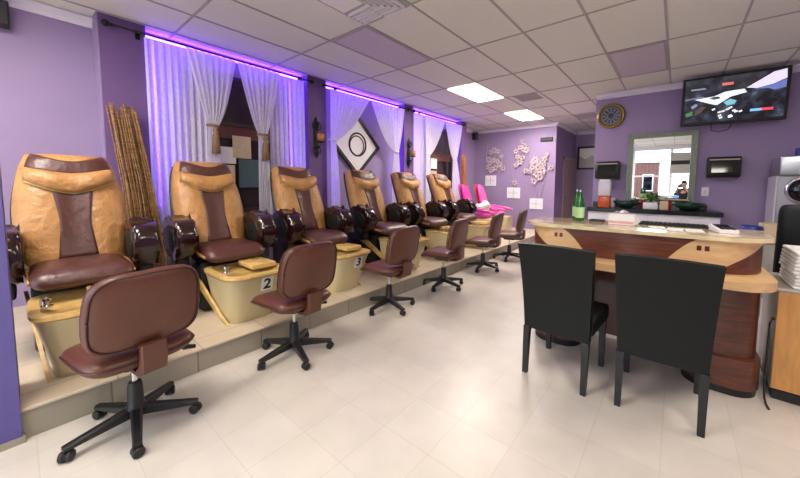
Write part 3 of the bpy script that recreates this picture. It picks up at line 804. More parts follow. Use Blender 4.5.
def speaker(loc, rz, label):
    r = thing('speaker', label, 'speaker', loc, rz, 'small black wall speakers')
    b = nb(); box(b, 0.03, 0.15, -0.07, 0.07, -0.11, 0.11, 0.012, 2); obj('cabinet', b, 'black', r, 'auto')
    b = nb(); box(b, 0.1505, 0.158, -0.06, 0.06, -0.10, 0.10, 0.003, 1); obj('grille', b, 'ink', r)
    b = nb(); box(b, 0.0, 0.032, -0.02, 0.02, -0.03, 0.03); obj('wall_bracket', b, 'blackm', r)
speaker((-5.05, 9.0, 2.86), -0.5, 'small black speaker in the far corner beside the flower wall')
speaker((XR+0.005, -0.02, 2.84), 0.0, 'small black speaker at the top left, high on the near wall')

# ================================================================== CEILING FIXTURES
def cell(i, j):   # lower-left corner of grid cell
    return -3.307 + 0.626*i, 3.62 + 1.2*j
def ceiling_light(i, j, label, power):
    x0, y0 = cell(i, j)
    r = thing('ceiling_light', label, 'ceiling light', (x0+0.313, y0+0.6, CZ-0.002), 0, 'recessed ceiling lights')
    b = nb()
    for a, c2, e, g in ((-0.30, -0.275, -0.585, 0.585), (0.275, 0.30, -0.585, 0.585), (-0.275, 0.275, -0.585, -0.56), (-0.275, 0.275, 0.56, 0.585)): box(b, a, c2, e, g, -0.014, -0.0085)
    obj('frame', b, 'white', r)
    b = nb(); box(b, -0.274, 0.274, -0.559, 0.559, -0.012, -0.009); obj('diffuser', b, 'lcover', r)
    d = bpy.data.lights.new('ceiling_lamp', 'AREA'); d.shape = 'RECTANGLE'; d.size = 0.54; d.size_y = 1.1; d.energy = power; d.color = (1.0, 0.90, 0.80)
    o = bpy.data.objects.new('ceiling_lamp', d); C.objects.link(o); o.parent = r; o.location = (0, 0, -0.016)
ceiling_light(0, 1, 'lit ceiling light nearer of the two in view, above the far brown chairs', 70)
ceiling_light(0, 3, 'lit ceiling light farther of the two, nearest the flower wall', 70)
ceiling_light(0, -4, 'lit ceiling light added out of view for brightness, by the near left corner', 110)  # fill light added out of view to brighten the near left wall
ceiling_light(2, -4, 'lit ceiling light added out of view for brightness, above the camera', 50)  # fill light added out of view over the camera
ceiling_light(6, -3, 'lit ceiling light added out of view for brightness, right of the camera', 25)  # weak fill light added out of view beside the camera
ceiling_light(7, -1, 'lit ceiling light added out of view for brightness, right of the black chairs', 25)  # weak fill light added past the right edge of the view
def dark_panel(i, j, m, label):
    x0, y0 = cell(i, j)
    r = thing('ceiling_light', label, 'ceiling light', (x0+0.313, y0+0.6, CZ-0.002), 0, 'unlit ceiling lights')
    b = nb()
    for a, c2, e, g in ((-0.30, -0.275, -0.585, 0.585), (0.275, 0.30, -0.585, 0.585), (-0.275, 0.275, -0.585, -0.56), (-0.275, 0.275, 0.56, 0.585)): box(b, a, c2, e, g, -0.012, -0.0085)
    obj('frame', b, 'tbar', r)
    b = nb(); box(b, -0.274, 0.274, -0.559, 0.559, -0.010, -0.0085); obj('diffuser', b, m, r)
dark_panel(0, -1, 'tinted', 'unlit mauve ceiling light panel beside the square air diffuser')
dark_panel(4, 1, 'tinted', 'unlit grey ceiling light panel near the television')
# square air diffuser
r = thing('air_diffuser', 'white square air diffuser with angled louvres in the ceiling', 'air vent', (-2.368, 2.11, CZ-0.002))
b = nb(); box(b, -0.30, 0.30, -0.295, 0.295, -0.0125, -0.0085); obj('plate', b, 'grey', r)
b = nb(); box(b, -0.285, -0.01, -0.28, 0.0, -0.020, -0.013, 0.003, 1); obj('blank_panel', b, 'white', r)
def vane(x0, x1, y0, y1):
    b = nb(); prism(b, [(-0.003, -0.013), (0.003, -0.013), (0.022, -0.036), (0.016, -0.038)], 'Y', 0, 1)
    return b
for k in range(6):
    q = 0.045*k
    b = nb()
    # L-shaped louvre: one leg along x, one along y, nested towards the corner
    box(b, 0.0, 0.27-q, 0.262-q, 0.272-q, -0.042, -0.013, mtx=None)
    box(b, 0.262-q, 0.272-q, -0.27, 0.262-q, -0.042, -0.013)
    obj('louvre', b, 'white', r)
for k in range(5):
    b = nb(); box(b, -0.27, -0.005, 0.04+0.048*k, 0.05+0.048*k, -0.042, -0.013); obj('louvre', b, 'white', r)
def grille(x, y, sx, sy, label):
    r = thing('ceiling_vent', label, 'air vent', (x, y, CZ-0.002), 0, 'dark ceiling vents')
    b = nb()
    for a, c2, e, g in ((-sx/2, -sx/2+0.03, -sy/2, sy/2), (sx/2-0.03, sx/2, -sy/2, sy/2), (-sx/2+0.03, sx/2-0.03, -sy/2, -sy/2+0.03), (-sx/2+0.03, sx/2-0.03, sy/2-0.03, sy/2)): box(b, a, c2, e, g, -0.016, -0.0085)
    obj('frame', b, 'tbar', r)
    b = nb(); box(b, -sx/2+0.03, sx/2-0.03, -sy/2+0.03, sy/2-0.03, -0.0098, -0.0085); obj('duct_opening', b, 'ink', r)
    n = int((sy-0.06)/0.05)
    for k in range(n):
        yk = -sy/2+0.05+0.05*k
        b = nb(); prism(b, [(yk, -0.0105), (yk+0.006, -0.0105), (yk+0.024, -0.022), (yk+0.018, -0.022)], 'X', -sx/2+0.03, sx/2-0.03); obj('slat', b, 'tbar', r)
grille(-2.33, 6.25, 0.42, 0.44, 'dark slotted ceiling vent between the two lit panels')
grille(-1.80, 8.75, 0.42, 0.50, 'dark slotted ceiling vent over the hallway')

# ================================================================== FLOWER WALL
def spray(cx_, cz_, pts, stems, label):
    random.seed(int(cz_*100))
    pts = list(pts) + [(x+random.uniform(-.12, .12), z+random.uniform(-.10, .14), s*random.uniform(.6, .9)) for x, z, s in pts[:6]]
    r = thing('wall_flower_sculpture', label, 'wall decoration', (cx_, YF-0.006, cz_), 0, 'metal flower sculptures')
    for (x0, z0, x1, z1, bend) in stems:
        b = nb(); q = []
        for k in range(9):
            t = k/8; q.append((x0+(x1-x0)*t + bend*math.sin(PI*t), -0.02-0.02*math.sin(PI*t), z0+(z1-z0)*t))
        tube(b, q, 0.007, 6, 0.004); obj('stem', b, 'stem', r, True)
    for n_, (x, z, s) in enumerate(pts):
        b = nb(); a0 = n_*0.7
        for p in range(6):
            a = a0 + 2*PI*p/6
            def pf(u, v, o):
                L_ = 0.85*s*u; w = 0.85*s*0.30*math.sin(PI*min(1, 0.08+u*0.9))*(v*2-1)
                y = -0.035 - 0.35*s*u*u + 0.10*s*(v*2-1)**2 - o*0.004
                return (x + L_*math.cos(a) - w*math.sin(a), y, z + L_*math.sin(a) + w*math.cos(a))
            sheet(b, pf, 5, 4, 0, 1)
        f = obj('flower', b, 'petal', r, True)
        b = nb(); lathe(b, [(0.001, 0.02), (s*0.16, 0.026), (s*0.18, 0.05), (s*0.1, 0.075), (0.001, 0.08)], 10, (x, -0.095, z), 'Y'); obj('flower_center', b, 'brass_tassel', f, True)
# positions read from the wall: x, z offsets in metres
spray(-4.10, 2.0, [(-0.28, 0.40, .13), (-0.42, 0.02, .10), (-0.30, 0.10, .11), (-0.22, -0.12, .13), (-0.10, -0.02, .12), (-0.38, -0.2, .10), (-0.46, 0.14, .1), (-0.5, -0.1, .1), (-0.16, 0.36, .1), (0.02, -0.14, .11), (-0.05, 0.22, .09)],
      [(-0.42, -0.3, -0.5, 0.6, -0.08), (-0.34, -0.25, -0.28, 0.40, 0.05), (-0.15, -0.30, -0.04, 0.25, 0.06), (-0.4, -0.2, 0.06, -0.12, 0.0)], 'white metal flower spray at the left of the flower wall')
spray(-3.52, 2.05, [(0.06, 0.42, .12), (0.12, 0.30, .13), (-0.12, 0.12, .11), (-0.06, -0.02, .13), (-0.18, 0.28, .10), (0.02, 0.10, .10), (0.12, -0.28, .11), (-0.20, -0.62, .12), (-0.02, 0.55, .07)],
      [(-0.20, -0.75, -0.10, 0.15, -0.10), (0.10, -0.35, 0.10, 0.40, 0.12), (-0.25, 0.1, 0.02, 0.55, 0.0), (-0.05, -0.05, 0.12, 0.30, -0.06)], 'white metal flower spray at the middle of the flower wall, tallest of them')
spray(-3.02, 1.72, [(-0.12, 0.36, .12), (0.14, 0.36, .11), (-0.20, 0.14, .11), (-0.04, 0.14, .13), (0.08, 0.06, .13), (-0.08, -0.04, .13), (0.02, -0.14, .12), (-0.14, -0.24, .12), (0.12, 0.22, .10), (-0.26, 0.02, .09), (0.30, 0.12, .10), (-0.02, 0.28, .1)],
      [(-0.02, -0.7, -0.10, 0.34, -0.05), (0.04, -0.7, 0.14, 0.36, 0.06), (-0.12, -0.5, -0.2, 0.15, -0.05), (0.0, -0.1, 0.34, 0.15, 0.02)], 'white metal flower spray at the right of the flower wall, densest of them')
def plaque(cx_, cz_, w, h, label):
    r = thing('wall_plaque', label, 'plaque', (cx_, YF-0.001, cz_), 0, 'white wall plaques below the flowers')
    b = nb(); box(b, -w/2, w/2, -0.022, -0.001, -h/2, h/2, 0.006, 2); p = obj('panel', b, 'white', r)
    b = nb(); box(b, -0.006, 0.006, -0.026, -0.0222, -h*0.38, h*0.38); box(b, -w*0.38, w*0.38, -0.026, -0.0222, -0.006, 0.006); obj('cross_line', b, 'grey', r)
plaque(-4.50, 1.49, 0.36, 0.32, 'white square plaque highest and leftmost under the flowers')
plaque(-3.76, 1.13, 0.40, 0.32, 'white square plaque in the middle under the flowers')
plaque(-3.09, 0.84, 0.37, 0.30, 'white square plaque lowest and rightmost under the flowers')
b = nb(); box(b, -3.02, -2.70, YF-0.05, YF-0.002, 2.56, 2.66, 0.01, 2); tag(obj('wall_box', b, 'ink'), 'small black box high on the flower wall by its right corner', 'box')

r = thing('framed_picture', 'dark framed picture on the far hallway wall', 'picture', (-2.22, YH-0.002, 2.22))
b = nb()
for a, c2, e, g in ((-0.32, -0.26, -0.36, 0.36), (0.26, 0.32, -0.36, 0.36), (-0.26, 0.26, -0.36, -0.30), (-0.26, 0.26, 0.30, 0.36)): box(b, a, c2, -0.035, 0, e, g)
obj('frame', b, 'ink', r)
b = nb(); box(b, -0.26, 0.26, -0.012, -0.001, -0.30, 0.30); pc = obj('print', b, 'paper', r)
b = nb(); prism(b, [(-0.26, -0.30), (0.26, -0.30), (0.26, -0.02), (0.1, 0.08), (-0.08, -0.04), (-0.26, 0.06)], 'Y', -0.016, -0.0125); obj('print_scene', b, 'grey', pc)

# ================================================================== CHILD CHAIRS
def kid_chair(loc, rz, mb, ms, label):
    r = thing('pedicure_chair', label, 'child pedicure chair', loc, rz, 'pink child pedicure chairs')
    b = nb(); prism(b, [(-0.30, 0), (0.30, 0), (0.36, 0.40), (-0.30, 0.40)], 'Y', -0.22, 0.22, 0.02, 2); obj('tub', b, 'tub', r, 'auto')
    b = nb(); pad(b, 0.50, 0.42, 0.12, n=5, fn=lambda x, y, z: (-0.08+x, y, 0.462+z)); obj('seat', b, mb, r, True)
    def bf(x, y, z): return (-0.34 - 0.28*(y+0.35) + z + 0.10*x*x*6, 0.85*x*(1-0.35*max(0, y+0.1)), 0.84 + y)
    b = nb(); pad(b, 0.46, 0.72, 0.11, n=3.2, p=5, fn=bf); obj('backrest', b, mb, r, True)
    b = nb(); pad(b, 0.48, 0.74, 0.05, n=3.2, p=5, fn=lambda x, y, z: (lambda p: (p[0]-0.09, p[1], p[2]))(bf(x, y, z))); obj('back_shell', b, ms, r, True)
    for s in (-1, 1):
        b = nb(); tube(b, [(-0.42, s*0.24, 0.62), (-0.2, s*0.25, 0.63), (0.12, s*0.25, 0.60), (0.30, s*0.24, 0.56)], 0.045, 10, 0.03); obj('armrest', b, mb, r, True)
kid_chair((-3.62, 6.95, 0.1685), 0.05, 'magenta', 'magenta', 'magenta child chair just past the last brown spa chair')
kid_chair((-3.60, 7.72, 0.1685), 0.05, 'pink', 'red', 'bright pink child chair with a red back shell by the flower wall')
b = nb(); pad(b, 0.34, 0.26, 0.20, n=2.6, p=3, fn=lambda x, y, z: (-3.55+x+0.02*math.sin(31*z), 7.22+y+0.03*math.sin(19*x), 0.0+z*(1+0.4*math.sin(17*x+9*y))+0.03*math.cos(23*x)*math.sin(21*y)+1.02-0.30))
bmesh.ops.translate(b, verts=b.verts, vec=(-0.07, -0.27, 0.12)); tag(obj('towel', b, 'towel', None, True), 'crumpled white towel lying on the magenta child chair', 'towel')

# ================================================================== MIRROR WALL
YM = YW-0.002
# wall clock
r = thing('wall_clock', 'round gold-rimmed dark clock with silver scrollwork, high on the wall', 'clock', (-1.02, YM, 2.63))
b = nb(); lathe(b, [(0.001, -0.004), (0.195, -0.004), (0.195, -0.03), (0.001, -0.03)], 36, (0, 0, 0), 'Y'); obj('dial', b, mat('dial_grey', (74, 76, 84), 0.5, var=0.2), r, 'auto')
b = nb(); torus(b, 0.20, 0.026, (0, -0.026, 0), 'Y', 40, 10); obj('rim', b, 'gold', r, True)
b = nb(); torus(b, 0.15, 0.007, (0, -0.034, 0), 'Y', 36, 6); torus(b, 0.06, 0.007, (0, -0.034, 0), 'Y', 24, 6)
for k in range(12):
    a = PI/6*k
    box(b, -0.008, 0.008, -0.038, -0.031, 0.08, 0.135, mtx=Matrix.Rotation(a, 4, 'Y'))
obj('scrollwork', b, 'silver_pat', r)
for a, ln in ((0.9, 0.09), (-0.8, 0.13)):
    b = nb(); box(b, -0.006, 0.006, -0.045, -0.041, -0.02, ln, mtx=Matrix.Rotation(a, 4, 'Y')); obj('hand', b, 'ink', r)

# mirror
r = thing('wall_mirror', 'tall rectangular mirror in a grey pewter frame above the dark counter', 'mirror', (-0.255, YM, 1.61))
hx, hz, fw = 0.475, 0.655, 0.085
b = nb()
def mitre(o, i, y0, y1):
    O = [(-o[0], -o[1]), (o[0], -o[1]), (o[0], o[1]), (-o[0], o[1])]; I = [(-i[0], -i[1]), (i[0], -i[1]), (i[0], i[1]), (-i[0], i[1])]
    for k in range(4):
        j = (k+1) % 4; prism(b, [O[k], O[j], I[j], I[k]], 'Y', y0, y1)
mitre((hx, hz), (hx-0.03, hz-0.03), -0.05, 0); mitre((hx-0.03, hz-0.03), (hx-fw+0.015, hz-fw+0.015), -0.036, 0); mitre((hx-fw+0.015, hz-fw+0.015), (hx-fw, hz-fw), -0.044, 0)
obj('frame', b, 'olive', r)
b = nb(); box(b, -hx+fw-0.002, hx-fw+0.002, -0.016, -0.010, -hz+fw-0.002, hz-fw+0.002); obj('glass', b, 'mirror', r)

# television
r = thing('television', 'wall-mounted flat television showing a cooking programme', 'television', (0.555, 6.60, 2.635), 0.05)
TM = Matrix.Rotation(math.radians(7), 4, 'X')
def tvb(name, x0, x1, y0, y1, z0, z1, m, par, bev=0):
    b = nb(); box(b, x0, x1, y0, y1, z0, z1, bev); bmesh.ops.transform(b, matrix=TM, verts=b.verts); return obj(name, b, m, par)
tvb('casing', -0.57, 0.57, 0.0, 0.075, -0.355, 0.355, 'ink', r, 0.008)
def screen_mat(name, c, s):
    return mat(name, c, 0.3, var=0, emit=c, estr=s)
def scr_noise():
    m = bpy.data.materials.new('screen_picture'); m.use_nodes = True
    n = m.node_tree.nodes; l = m.node_tree.links; p = n['Principled BSDF']
    tc = n.new('ShaderNodeTexCoord'); no = n.new('ShaderNodeTexNoise'); no.inputs['Scale'].default_value = 7; no.inputs['Detail'].default_value = 3
    l.new(tc.outputs['Object'], no.inputs['Vector'])
    cr = n.new('ShaderNodeValToRGB'); e = cr.color_ramp.elements
    e[0].position = 0.46; e[0].color = (0.003, 0.004, 0.006, 1); e[1].position = 0.8; e[1].color = (0.10, 0.16, 0.20, 1)
    x = e.new(0.62); x.color = (0.03, 0.035, 0.06, 1)
    l.new(no.outputs['Fac'], cr.inputs['Fac']); l.new(cr.outputs['Color'], p.inputs['Emission Color']); p.inputs['Emission Strength'].default_value = 1
    p.inputs['Base Color'].default_value = (0.005, 0.005, 0.006, 1); p.inputs['Roughness'].default_value = 0.2
    return m
M['screen'] = scr_noise()
scn = tvb('screen', -0.535, 0.535, -0.003, -0.0002, -0.305, 0.325, 'screen', r)
def patch(name, pts, c, s, dy=0.0012):
    M[name] = screen_mat(name, c, s)
    b = nb(); prism(b, pts, 'Y', -0.003-dy, -0.0032); bmesh.ops.transform(b, matrix=TM, verts=b.verts); return obj('screen_image', b, M[name], scn)
patch('img_board', [(-0.42, 0.04), (-0.20, 0.06), (-0.08, 0.11), (0.12, 0.12), (0.15, 0.07), (-0.02, 0.03), (-0.16, -0.07), (-0.22, -0.05)], (226, 232, 240), 0.9)
patch('img_board_edge', [(-0.535, 0.06), (-0.33, 0.075), (-0.30, 0.055), (-0.535, 0.035)], (120, 120, 150), 0.6)
patch('img_food', [(-0.25, 0.035), (-0.20, 0.055), (-0.14, 0.05), (-0.13, 0.02), (-0.20, 0.01)], (60, 90, 60), 0.5, 0.002)
patch('img_arm', [(0.14, 0.13), (0.28, 0.22), (0.40, 0.30), (0.52, 0.32), (0.53, 0.20), (0.40, 0.14), (0.25, 0.11)], (226, 220, 238), 0.85)
patch('img_cuff', [(0.20, 0.10), (0.38, 0.13), (0.53, 0.19), (0.53, 0.08), (0.42, 0.06), (0.36, 0.09)], (110, 120, 190), 0.7)
patch('img_glow', [(-0.09, -0.04), (-0.02, 0.0), (0.05, -0.03), (0.03, -0.08), (-0.05, -0.09)], (120, 190, 210), 0.8)
patch('img_fork', [(-0.46, -0.06), (-0.40, -0.02), (-0.38, -0.05), (-0.44, -0.10)], (130, 150, 180), 0.7)
patch('img_leaf', [(-0.52, -0.16), (-0.44, -0.13), (-0.43, -0.19), (-0.51, -0.21)], (80, 140, 90), 0.6)
patch('img_hand', [(-0.40, -0.12), (-0.33, -0.07), (-0.28, -0.08), (-0.34, -0.16), (-0.41, -0.2)], (90, 70, 66), 0.6)
random.seed(3)
for k in range(13):
    u, v = -0.22 + 0.30*random.random(), -0.26 + 0.16*random.random()
    patch('img_spark_%d' % k, [(u, v), (u+0.035, v+0.015), (u+0.045, v-0.006), (u+0.01, v-0.02)], (236, 236, 240), 0.9)
patch('img_bar_blue', [(0.20, -0.205), (0.315, -0.205), (0.315, -0.17), (0.20, -0.17)], (120, 190, 236), 0.9)
patch('img_bar_red', [(0.315, -0.205), (0.43, -0.205), (0.43, -0.17), (0.315, -0.17)], (232, 70, 86), 0.9)
patch('img_title', [(-0.12, 0.20), (0.0, 0.20), (0.0, 0.235), (-0.12, 0.235)], (236, 120, 110), 0.7)
patch('img_caption', [(-0.47, 0.175), (-0.30, 0.175), (-0.30, 0.195), (-0.47, 0.195)], (150, 160, 190), 0.6)
b = nb(); box(b, -0.10, 0.10, 0.07, 0.30, -0.10, 0.10, 0.01, 1); obj('wall_mount', b, 'blackm', r)
b = nb(); tube(b, [(-0.20, 0.10, -0.33), (-0.19, 0.17, -0.42), (-0.10, 0.2, -0.44), (0.0, 0.2, -0.42), (0.03, 0.15, -0.36), (0.02, 0.09, -0.32)], 0.006, 6); obj('cable', b, 'ink', r, True)

def dispenser(x, z, label):
    r = thing('paper_towel_dispenser', label, 'towel dispenser', (x, YM, z), 0, 'black paper towel dispensers')
    b = nb(); prism(b, [(0, -0.16), (-0.20, -0.15), (-0.235, -0.10), (-0.215, 0.12), (-0.18, 0.16), (0, 0.16)], 'X', -0.19, 0.19, 0.018, 2); obj('housing', b, 'black', r, 'auto')
    b = nb(); prism(b, [(-0.236, -0.08), (-0.242, -0.08), (-0.224, 0.09), (-0.218, 0.09)], 'X', -0.14, 0.14); obj('window_cover', b, 'darkglass', r)
    b = nb(); box(b, -0.17, 0.17, -0.226, -0.214, 0.105, 0.125, 0.003, 1); obj('top_band', b, 'grey', r)
    b = nb(); box(b, -0.12, 0.12, -0.16, -0.08, -0.164, -0.158); obj('towel_slot', b, 'grey', r)
    return r
dispenser(0.53, 1.645, 'black paper towel dispenser right of the mirror, under the television')
dispenser(-1.02, 1.635, 'black paper towel dispenser left of the mirror, under the clock')
r = thing('light_switch', 'white light switch plate right of the mirror', 'light switch', (0.345, YM, 1.27))
b = nb(); box(b, -0.045, 0.045, -0.012, 0, -0.07, 0.07, 0.005, 2); obj('switch_plate', b, 'white', r)
b = nb(); box(b, -0.014, 0.014, -0.022, -0.0122, -0.028, 0.028, 0.003, 1); obj('rocker', b, 'ltgrey', r)

# back counter with basins
r = thing('vanity_cabinet', 'white vanity cabinet with dark stone top along the mirror wall', 'cabinet', (-0.35, 6.62, 0))
b = nb(); box(b, -0.88, 0.86, -0.23, 0.265, 0.08, 0.905); obj('cabinet_body', b, 'white', r)
b = nb(); box(b, -0.88, 0.86, -0.18, 0.26, 0.0, 0.08); obj('toe_kick', b, 'grey', r)
for k in range(4):
    x0 = -0.87 + k*0.4325
    b = nb(); box(b, x0+0.006, x0+0.426, -0.252, -0.2305, 0.10, 0.88, 0.004, 1); dd = obj('door', b, 'white', r)
    b = nb(); tube(b, [(x0+(0.38 if k % 2 == 0 else 0.05), -0.2525, 0.70), (x0+(0.38 if k % 2 == 0 else 0.05), -0.275, 0.70), (x0+(0.38 if k % 2 == 0 else 0.05), -0.275, 0.80), (x0+(0.38 if k % 2 == 0 else 0.05), -0.2525, 0.80)], 0.005, 6); obj('handle', b, 'chrome', dd, True)
b = nb(); box(b, -0.90, 0.89, -0.275, 0.275, 0.906, 0.975, 0.006, 2); obj('stone_top', b, 'granite', r)
b = nb(); box(b, -0.90, 0.73, 0.245, 0.276, 0.976, 1.06, 0.004, 1); obj('backsplash', b, 'granite', r)
def basin(x, label):
    r = thing('vessel_sink', label, 'sink', (x, 6.56, 0.9765), 0, 'green glass vessel sinks')
    b = nb(); lathe(b, [(0.07, 0), (0.10, 0.008), (0.17, 0.06), (0.205, 0.115), (0.20, 0.118), (0.16, 0.066), (0.09, 0.022), (0.001, 0.018)], 32, cap=False); obj('bowl', b, 'green_glass', r, True)
    b = nb(); lathe(b, [(0.03, 0.020), (0.03, 0.026), (0.001, 0.027)], 14); obj('drain', b, 'chrome', r, 'auto')
basin(0.15, 'green glass vessel sink right of the plant, below the light switch')
basin(-0.68, 'green glass vessel sink left of the plant, behind the orange jar')
# taps
def tap(x, label):
    r = thing('faucet', label, 'faucet', (x, 6.79, 0.9765), 0, 'sink faucets')
    b = nb(); lathe(b, [(0.026, 0), (0.026, 0.01), (0.016, 0.016), (0.015, 0.17), (0.004, 0.175)], 14); obj('body', b, 'chrome', r, 'auto')
    b = nb(); tube(b, [(0, 0, 0.15), (0, -0.07, 0.165), (0, -0.13, 0.15), (0, -0.14, 0.125)], 0.011, 8); obj('spout', b, 'chrome', r, True)
tap(0.15, 'chrome faucet behind the right green sink'); tap(-0.60, 'chrome faucet behind the left green sink')
# plant and little boxes
r = thing('potted_plant', 'small leafy green plant in a white pot in front of the mirror', 'plant', (-0.335, 6.50, 0.9765))
b = nb(); box(b, -0.10, 0.10, -0.06, 0.06, 0, 0.11, 0.012, 2); obj('pot', b, 'white', r, 'auto')
b = nb(); lathe(b, [(0.001, 0.1105), (0.05, 0.1105), (0.04, 0.118), (0.001, 0.120)], 12); obj('soil', b, 'hair', r)
random.seed(11)
for k in range(26):
    a = 2*PI*k/26*3.2; ln = random.uniform(0.11, 0.19); tilt = random.uniform(0.3, 1.3); wd = random.uniform(0.02, 0.035)
    def lf(u, v, o):
        rr = 0.015 + ln*u*math.sin(tilt); zz = 0.115 + ln*u*math.cos(tilt)*1.2 - 0.10*u*u*math.sin(tilt) + 0.03
        w = wd*math.sin(PI*min(1, 0.05+u*0.95))*(v*2-1)
        return (rr*math.cos(a) - w*math.sin(a), (rr*math.sin(a) + w*math.cos(a))*0.7, zz + o*0.001 - 0.004*abs(v*2-1))
    b = nb(); sheet(b, lf, 6, 2, 0, 1); tube(b, [(0.004*math.cos(a), 0.004*math.sin(a), 0.115), lf(0.12, 0.5, 0)], 0.002, 4); obj('leaf', b, 'leaf', r, True)
b = nb(); box(b, -0.215, -0.105, 6.45, 6.52, 0.9765, 1.115, 0.004, 1); tag(obj('small_box', b, 'beige'), 'small beige box beside the plant pot', 'box')
b = nb(); lathe(b, [(0.03, 0), (0.034, 0.02), (0.034, 0.09), (0.018, 0.11), (0.018, 0.135), (0.002, 0.137)], 14, (-0.10, 6.60, 0.9765)); tag(obj('red_jar', b, 'red'), 'small red jar between the plant and the right green sink', 'jar')
b = nb(); lathe(b, [(0.03, 0), (0.034, 0.02), (0.034, 0.09), (0.018, 0.11), (0.018, 0.135), (0.002, 0.137)], 14, (-0.475, 6.70, 0.9765)); tag(obj('red_jar', b, 'red'), 'small red jar just left of the plant', 'jar')
# drink-style dispenser jar
r = thing('liquid_jar', 'tall clear jar half filled with orange liquid, under the left dispenser', 'jar', (-0.99, 6.44, 0.9765))
b = nb(); box(b, -0.09, 0.09, -0.085, 0.085, 0.0, 0.205, 0.012, 2); obj('liquid', b, 'orange', r, 'auto')
b = nb(); box(b, -0.093, 0.093, -0.088, 0.088, 0.206, 0.46, 0.012, 2); obj('clear_body', b, 'ltgrey', r, 'auto')
b = nb(); box(b, -0.08, 0.08, -0.075, 0.075, 0.461, 0.485, 0.008, 2); obj('lid', b, 'white', r, 'auto')
r = thing('acrylic_holder', 'clear plastic box on the counter behind the left green sink', 'box', (-0.97, 6.77, 0.9765))
b = nb(); box(b, -0.10, 0.10, -0.05, 0.05, 0, 0.16, 0.006, 1); obj('box_body', b, 'ltgrey', r)
b = nb(); box(b, -0.075, 0.0, -0.03, 0.03, 0.161, 0.29, 0.01, 2); obj('bottle', b, 'clear', r)

# silver appliance at the right
r = thing('towel_cabinet', 'silver washer-like machine with round dark porthole by the right wall', 'machine', (1.36, 6.60, 0))
b = nb(); box(b, -0.34, 0.34, -0.26, 0.26, 0.0, 1.50, 0.015, 2); obj('body', b, 'ltgrey', r)
b = nb(); box(b, -0.325, 0.335, -0.285, -0.2605, 0.62, 1.49, 0.01, 2); dr = obj('door', b, 'steel', r)
b = nb(); torus(b, 0.165, 0.022, (-0.08, -0.287, 1.31), 'Y', 36, 8); obj('porthole_ring', b, 'chrome', dr, True)
b = nb(); lathe(b, [(0.001, -0.02), (0.08, -0.016), (0.155, 0.0), (0.155, 0.004), (0.001, 0.004)], 32, (-0.08, -0.2905, 1.31), 'Y'); obj('porthole_glass', b, 'darkglass', dr, True)
b = nb(); box(b, -0.32, 0.34, -0.30, 0.22, 1.501, 1.76, 0.02, 3); hd = obj('control_head', b, 'steel', r, 'auto')
b = nb(); box(b, -0.12, 0.20, -0.305, -0.2995, 1.65, 1.735, 0.002, 1); obj('display', b, 'darkglass', hd)
for k in range(3):
    b = nb(); lathe(b, [(0.001, -0.02), (0.022, -0.018), (0.026, 0.0), (0.001, 0.0)], 14, (-0.13+0.13*k, -0.3005, 1.565), 'Y'); obj('knob', b, 'white', hd, 'auto')
b = nb(); box(b, 0.99, 1.06, 6.36, 6.40, 0, 0)
b.free()
b = nb(); box(b, 1.20, 1.42, 6.40, 6.52, 1.7605, 1.865, 0.006, 1); tag(obj('blue_box', b, 'blue'), 'small blue box on top of the silver machine', 'box')

# low beige cabinet with bowl and box behind the desk
r = thing('storage_cabinet', 'low beige cabinet behind the right end of the desk', 'cabinet', (0.92, 5.05, 0))
b = nb(); box(b, -0.36, 0.50, -0.25, 0.25, 0.0, 0.775); obj('body', b, 'grey', r)
b = nb(); box(b, -0.38, 0.52, -0.27, 0.27, 0.776, 0.806, 0.004, 1); obj('cabinet_top', b, 'beige', r)
for k in range(2):
    b = nb(); box(b, -0.35+0.43*k, 0.06+0.43*k, -0.268, -0.2505, 0.06, 0.76, 0.003, 1); dd = obj('door', b, 'grey', r)
    b = nb(); lathe(b, [(0.006, 0), (0.006, -0.012), (0.014, -0.018), (0.002, -0.026)], 10, (0.01+0.10*k, -0.269, 0.6), 'Y'); obj('knob', b, 'chrome', dd, True)
r = thing('bowl', 'small dark blue bowl behind the right end of the desk', 'bowl', (0.64, 4.95, 0.8065))
b = nb(); lathe(b, [(0.04, 0), (0.05, 0.005), (0.078, 0.06), (0.085, 0.125), (0.078, 0.125), (0.07, 0.062), (0.001, 0.02)], 24, cap=False); obj('body', b, 'blue', r, True)
r = thing('carton', 'beige carton with small red items on it, below the silver machine', 'box', (0.90, 5.02, 0.8065))
b = nb(); box(b, -0.17, 0.22, -0.15, 0.15, 0, 0.145, 0.004, 1); obj('box_body', b, 'beige', r)
b = nb(); box(b, -0.172, 0.222, -0.152, 0.152, 0.115, 0.150, 0.004, 1); obj('lid', b, 'beige', r)
for k, (x, m) in enumerate(((0.86, 'red'), (0.93, 'cherry'), (1.0, 'red'))):
    b = nb(); lathe(b, [(0.014, 0), (0.016, 0.004), (0.016, 0.03), (0.008, 0.034), (0.008, 0.052), (0.001, 0.054)], 10, (x, 4.93, 0.957)); tag(obj('nail_polish_bottle', b, m), ['red nail polish bottle at the left end of the beige carton', 'brown nail polish bottle in the middle of the beige carton', 'red nail polish bottle at the right of the beige carton'][k], 'bottle', 'nail polish bottles on the carton')

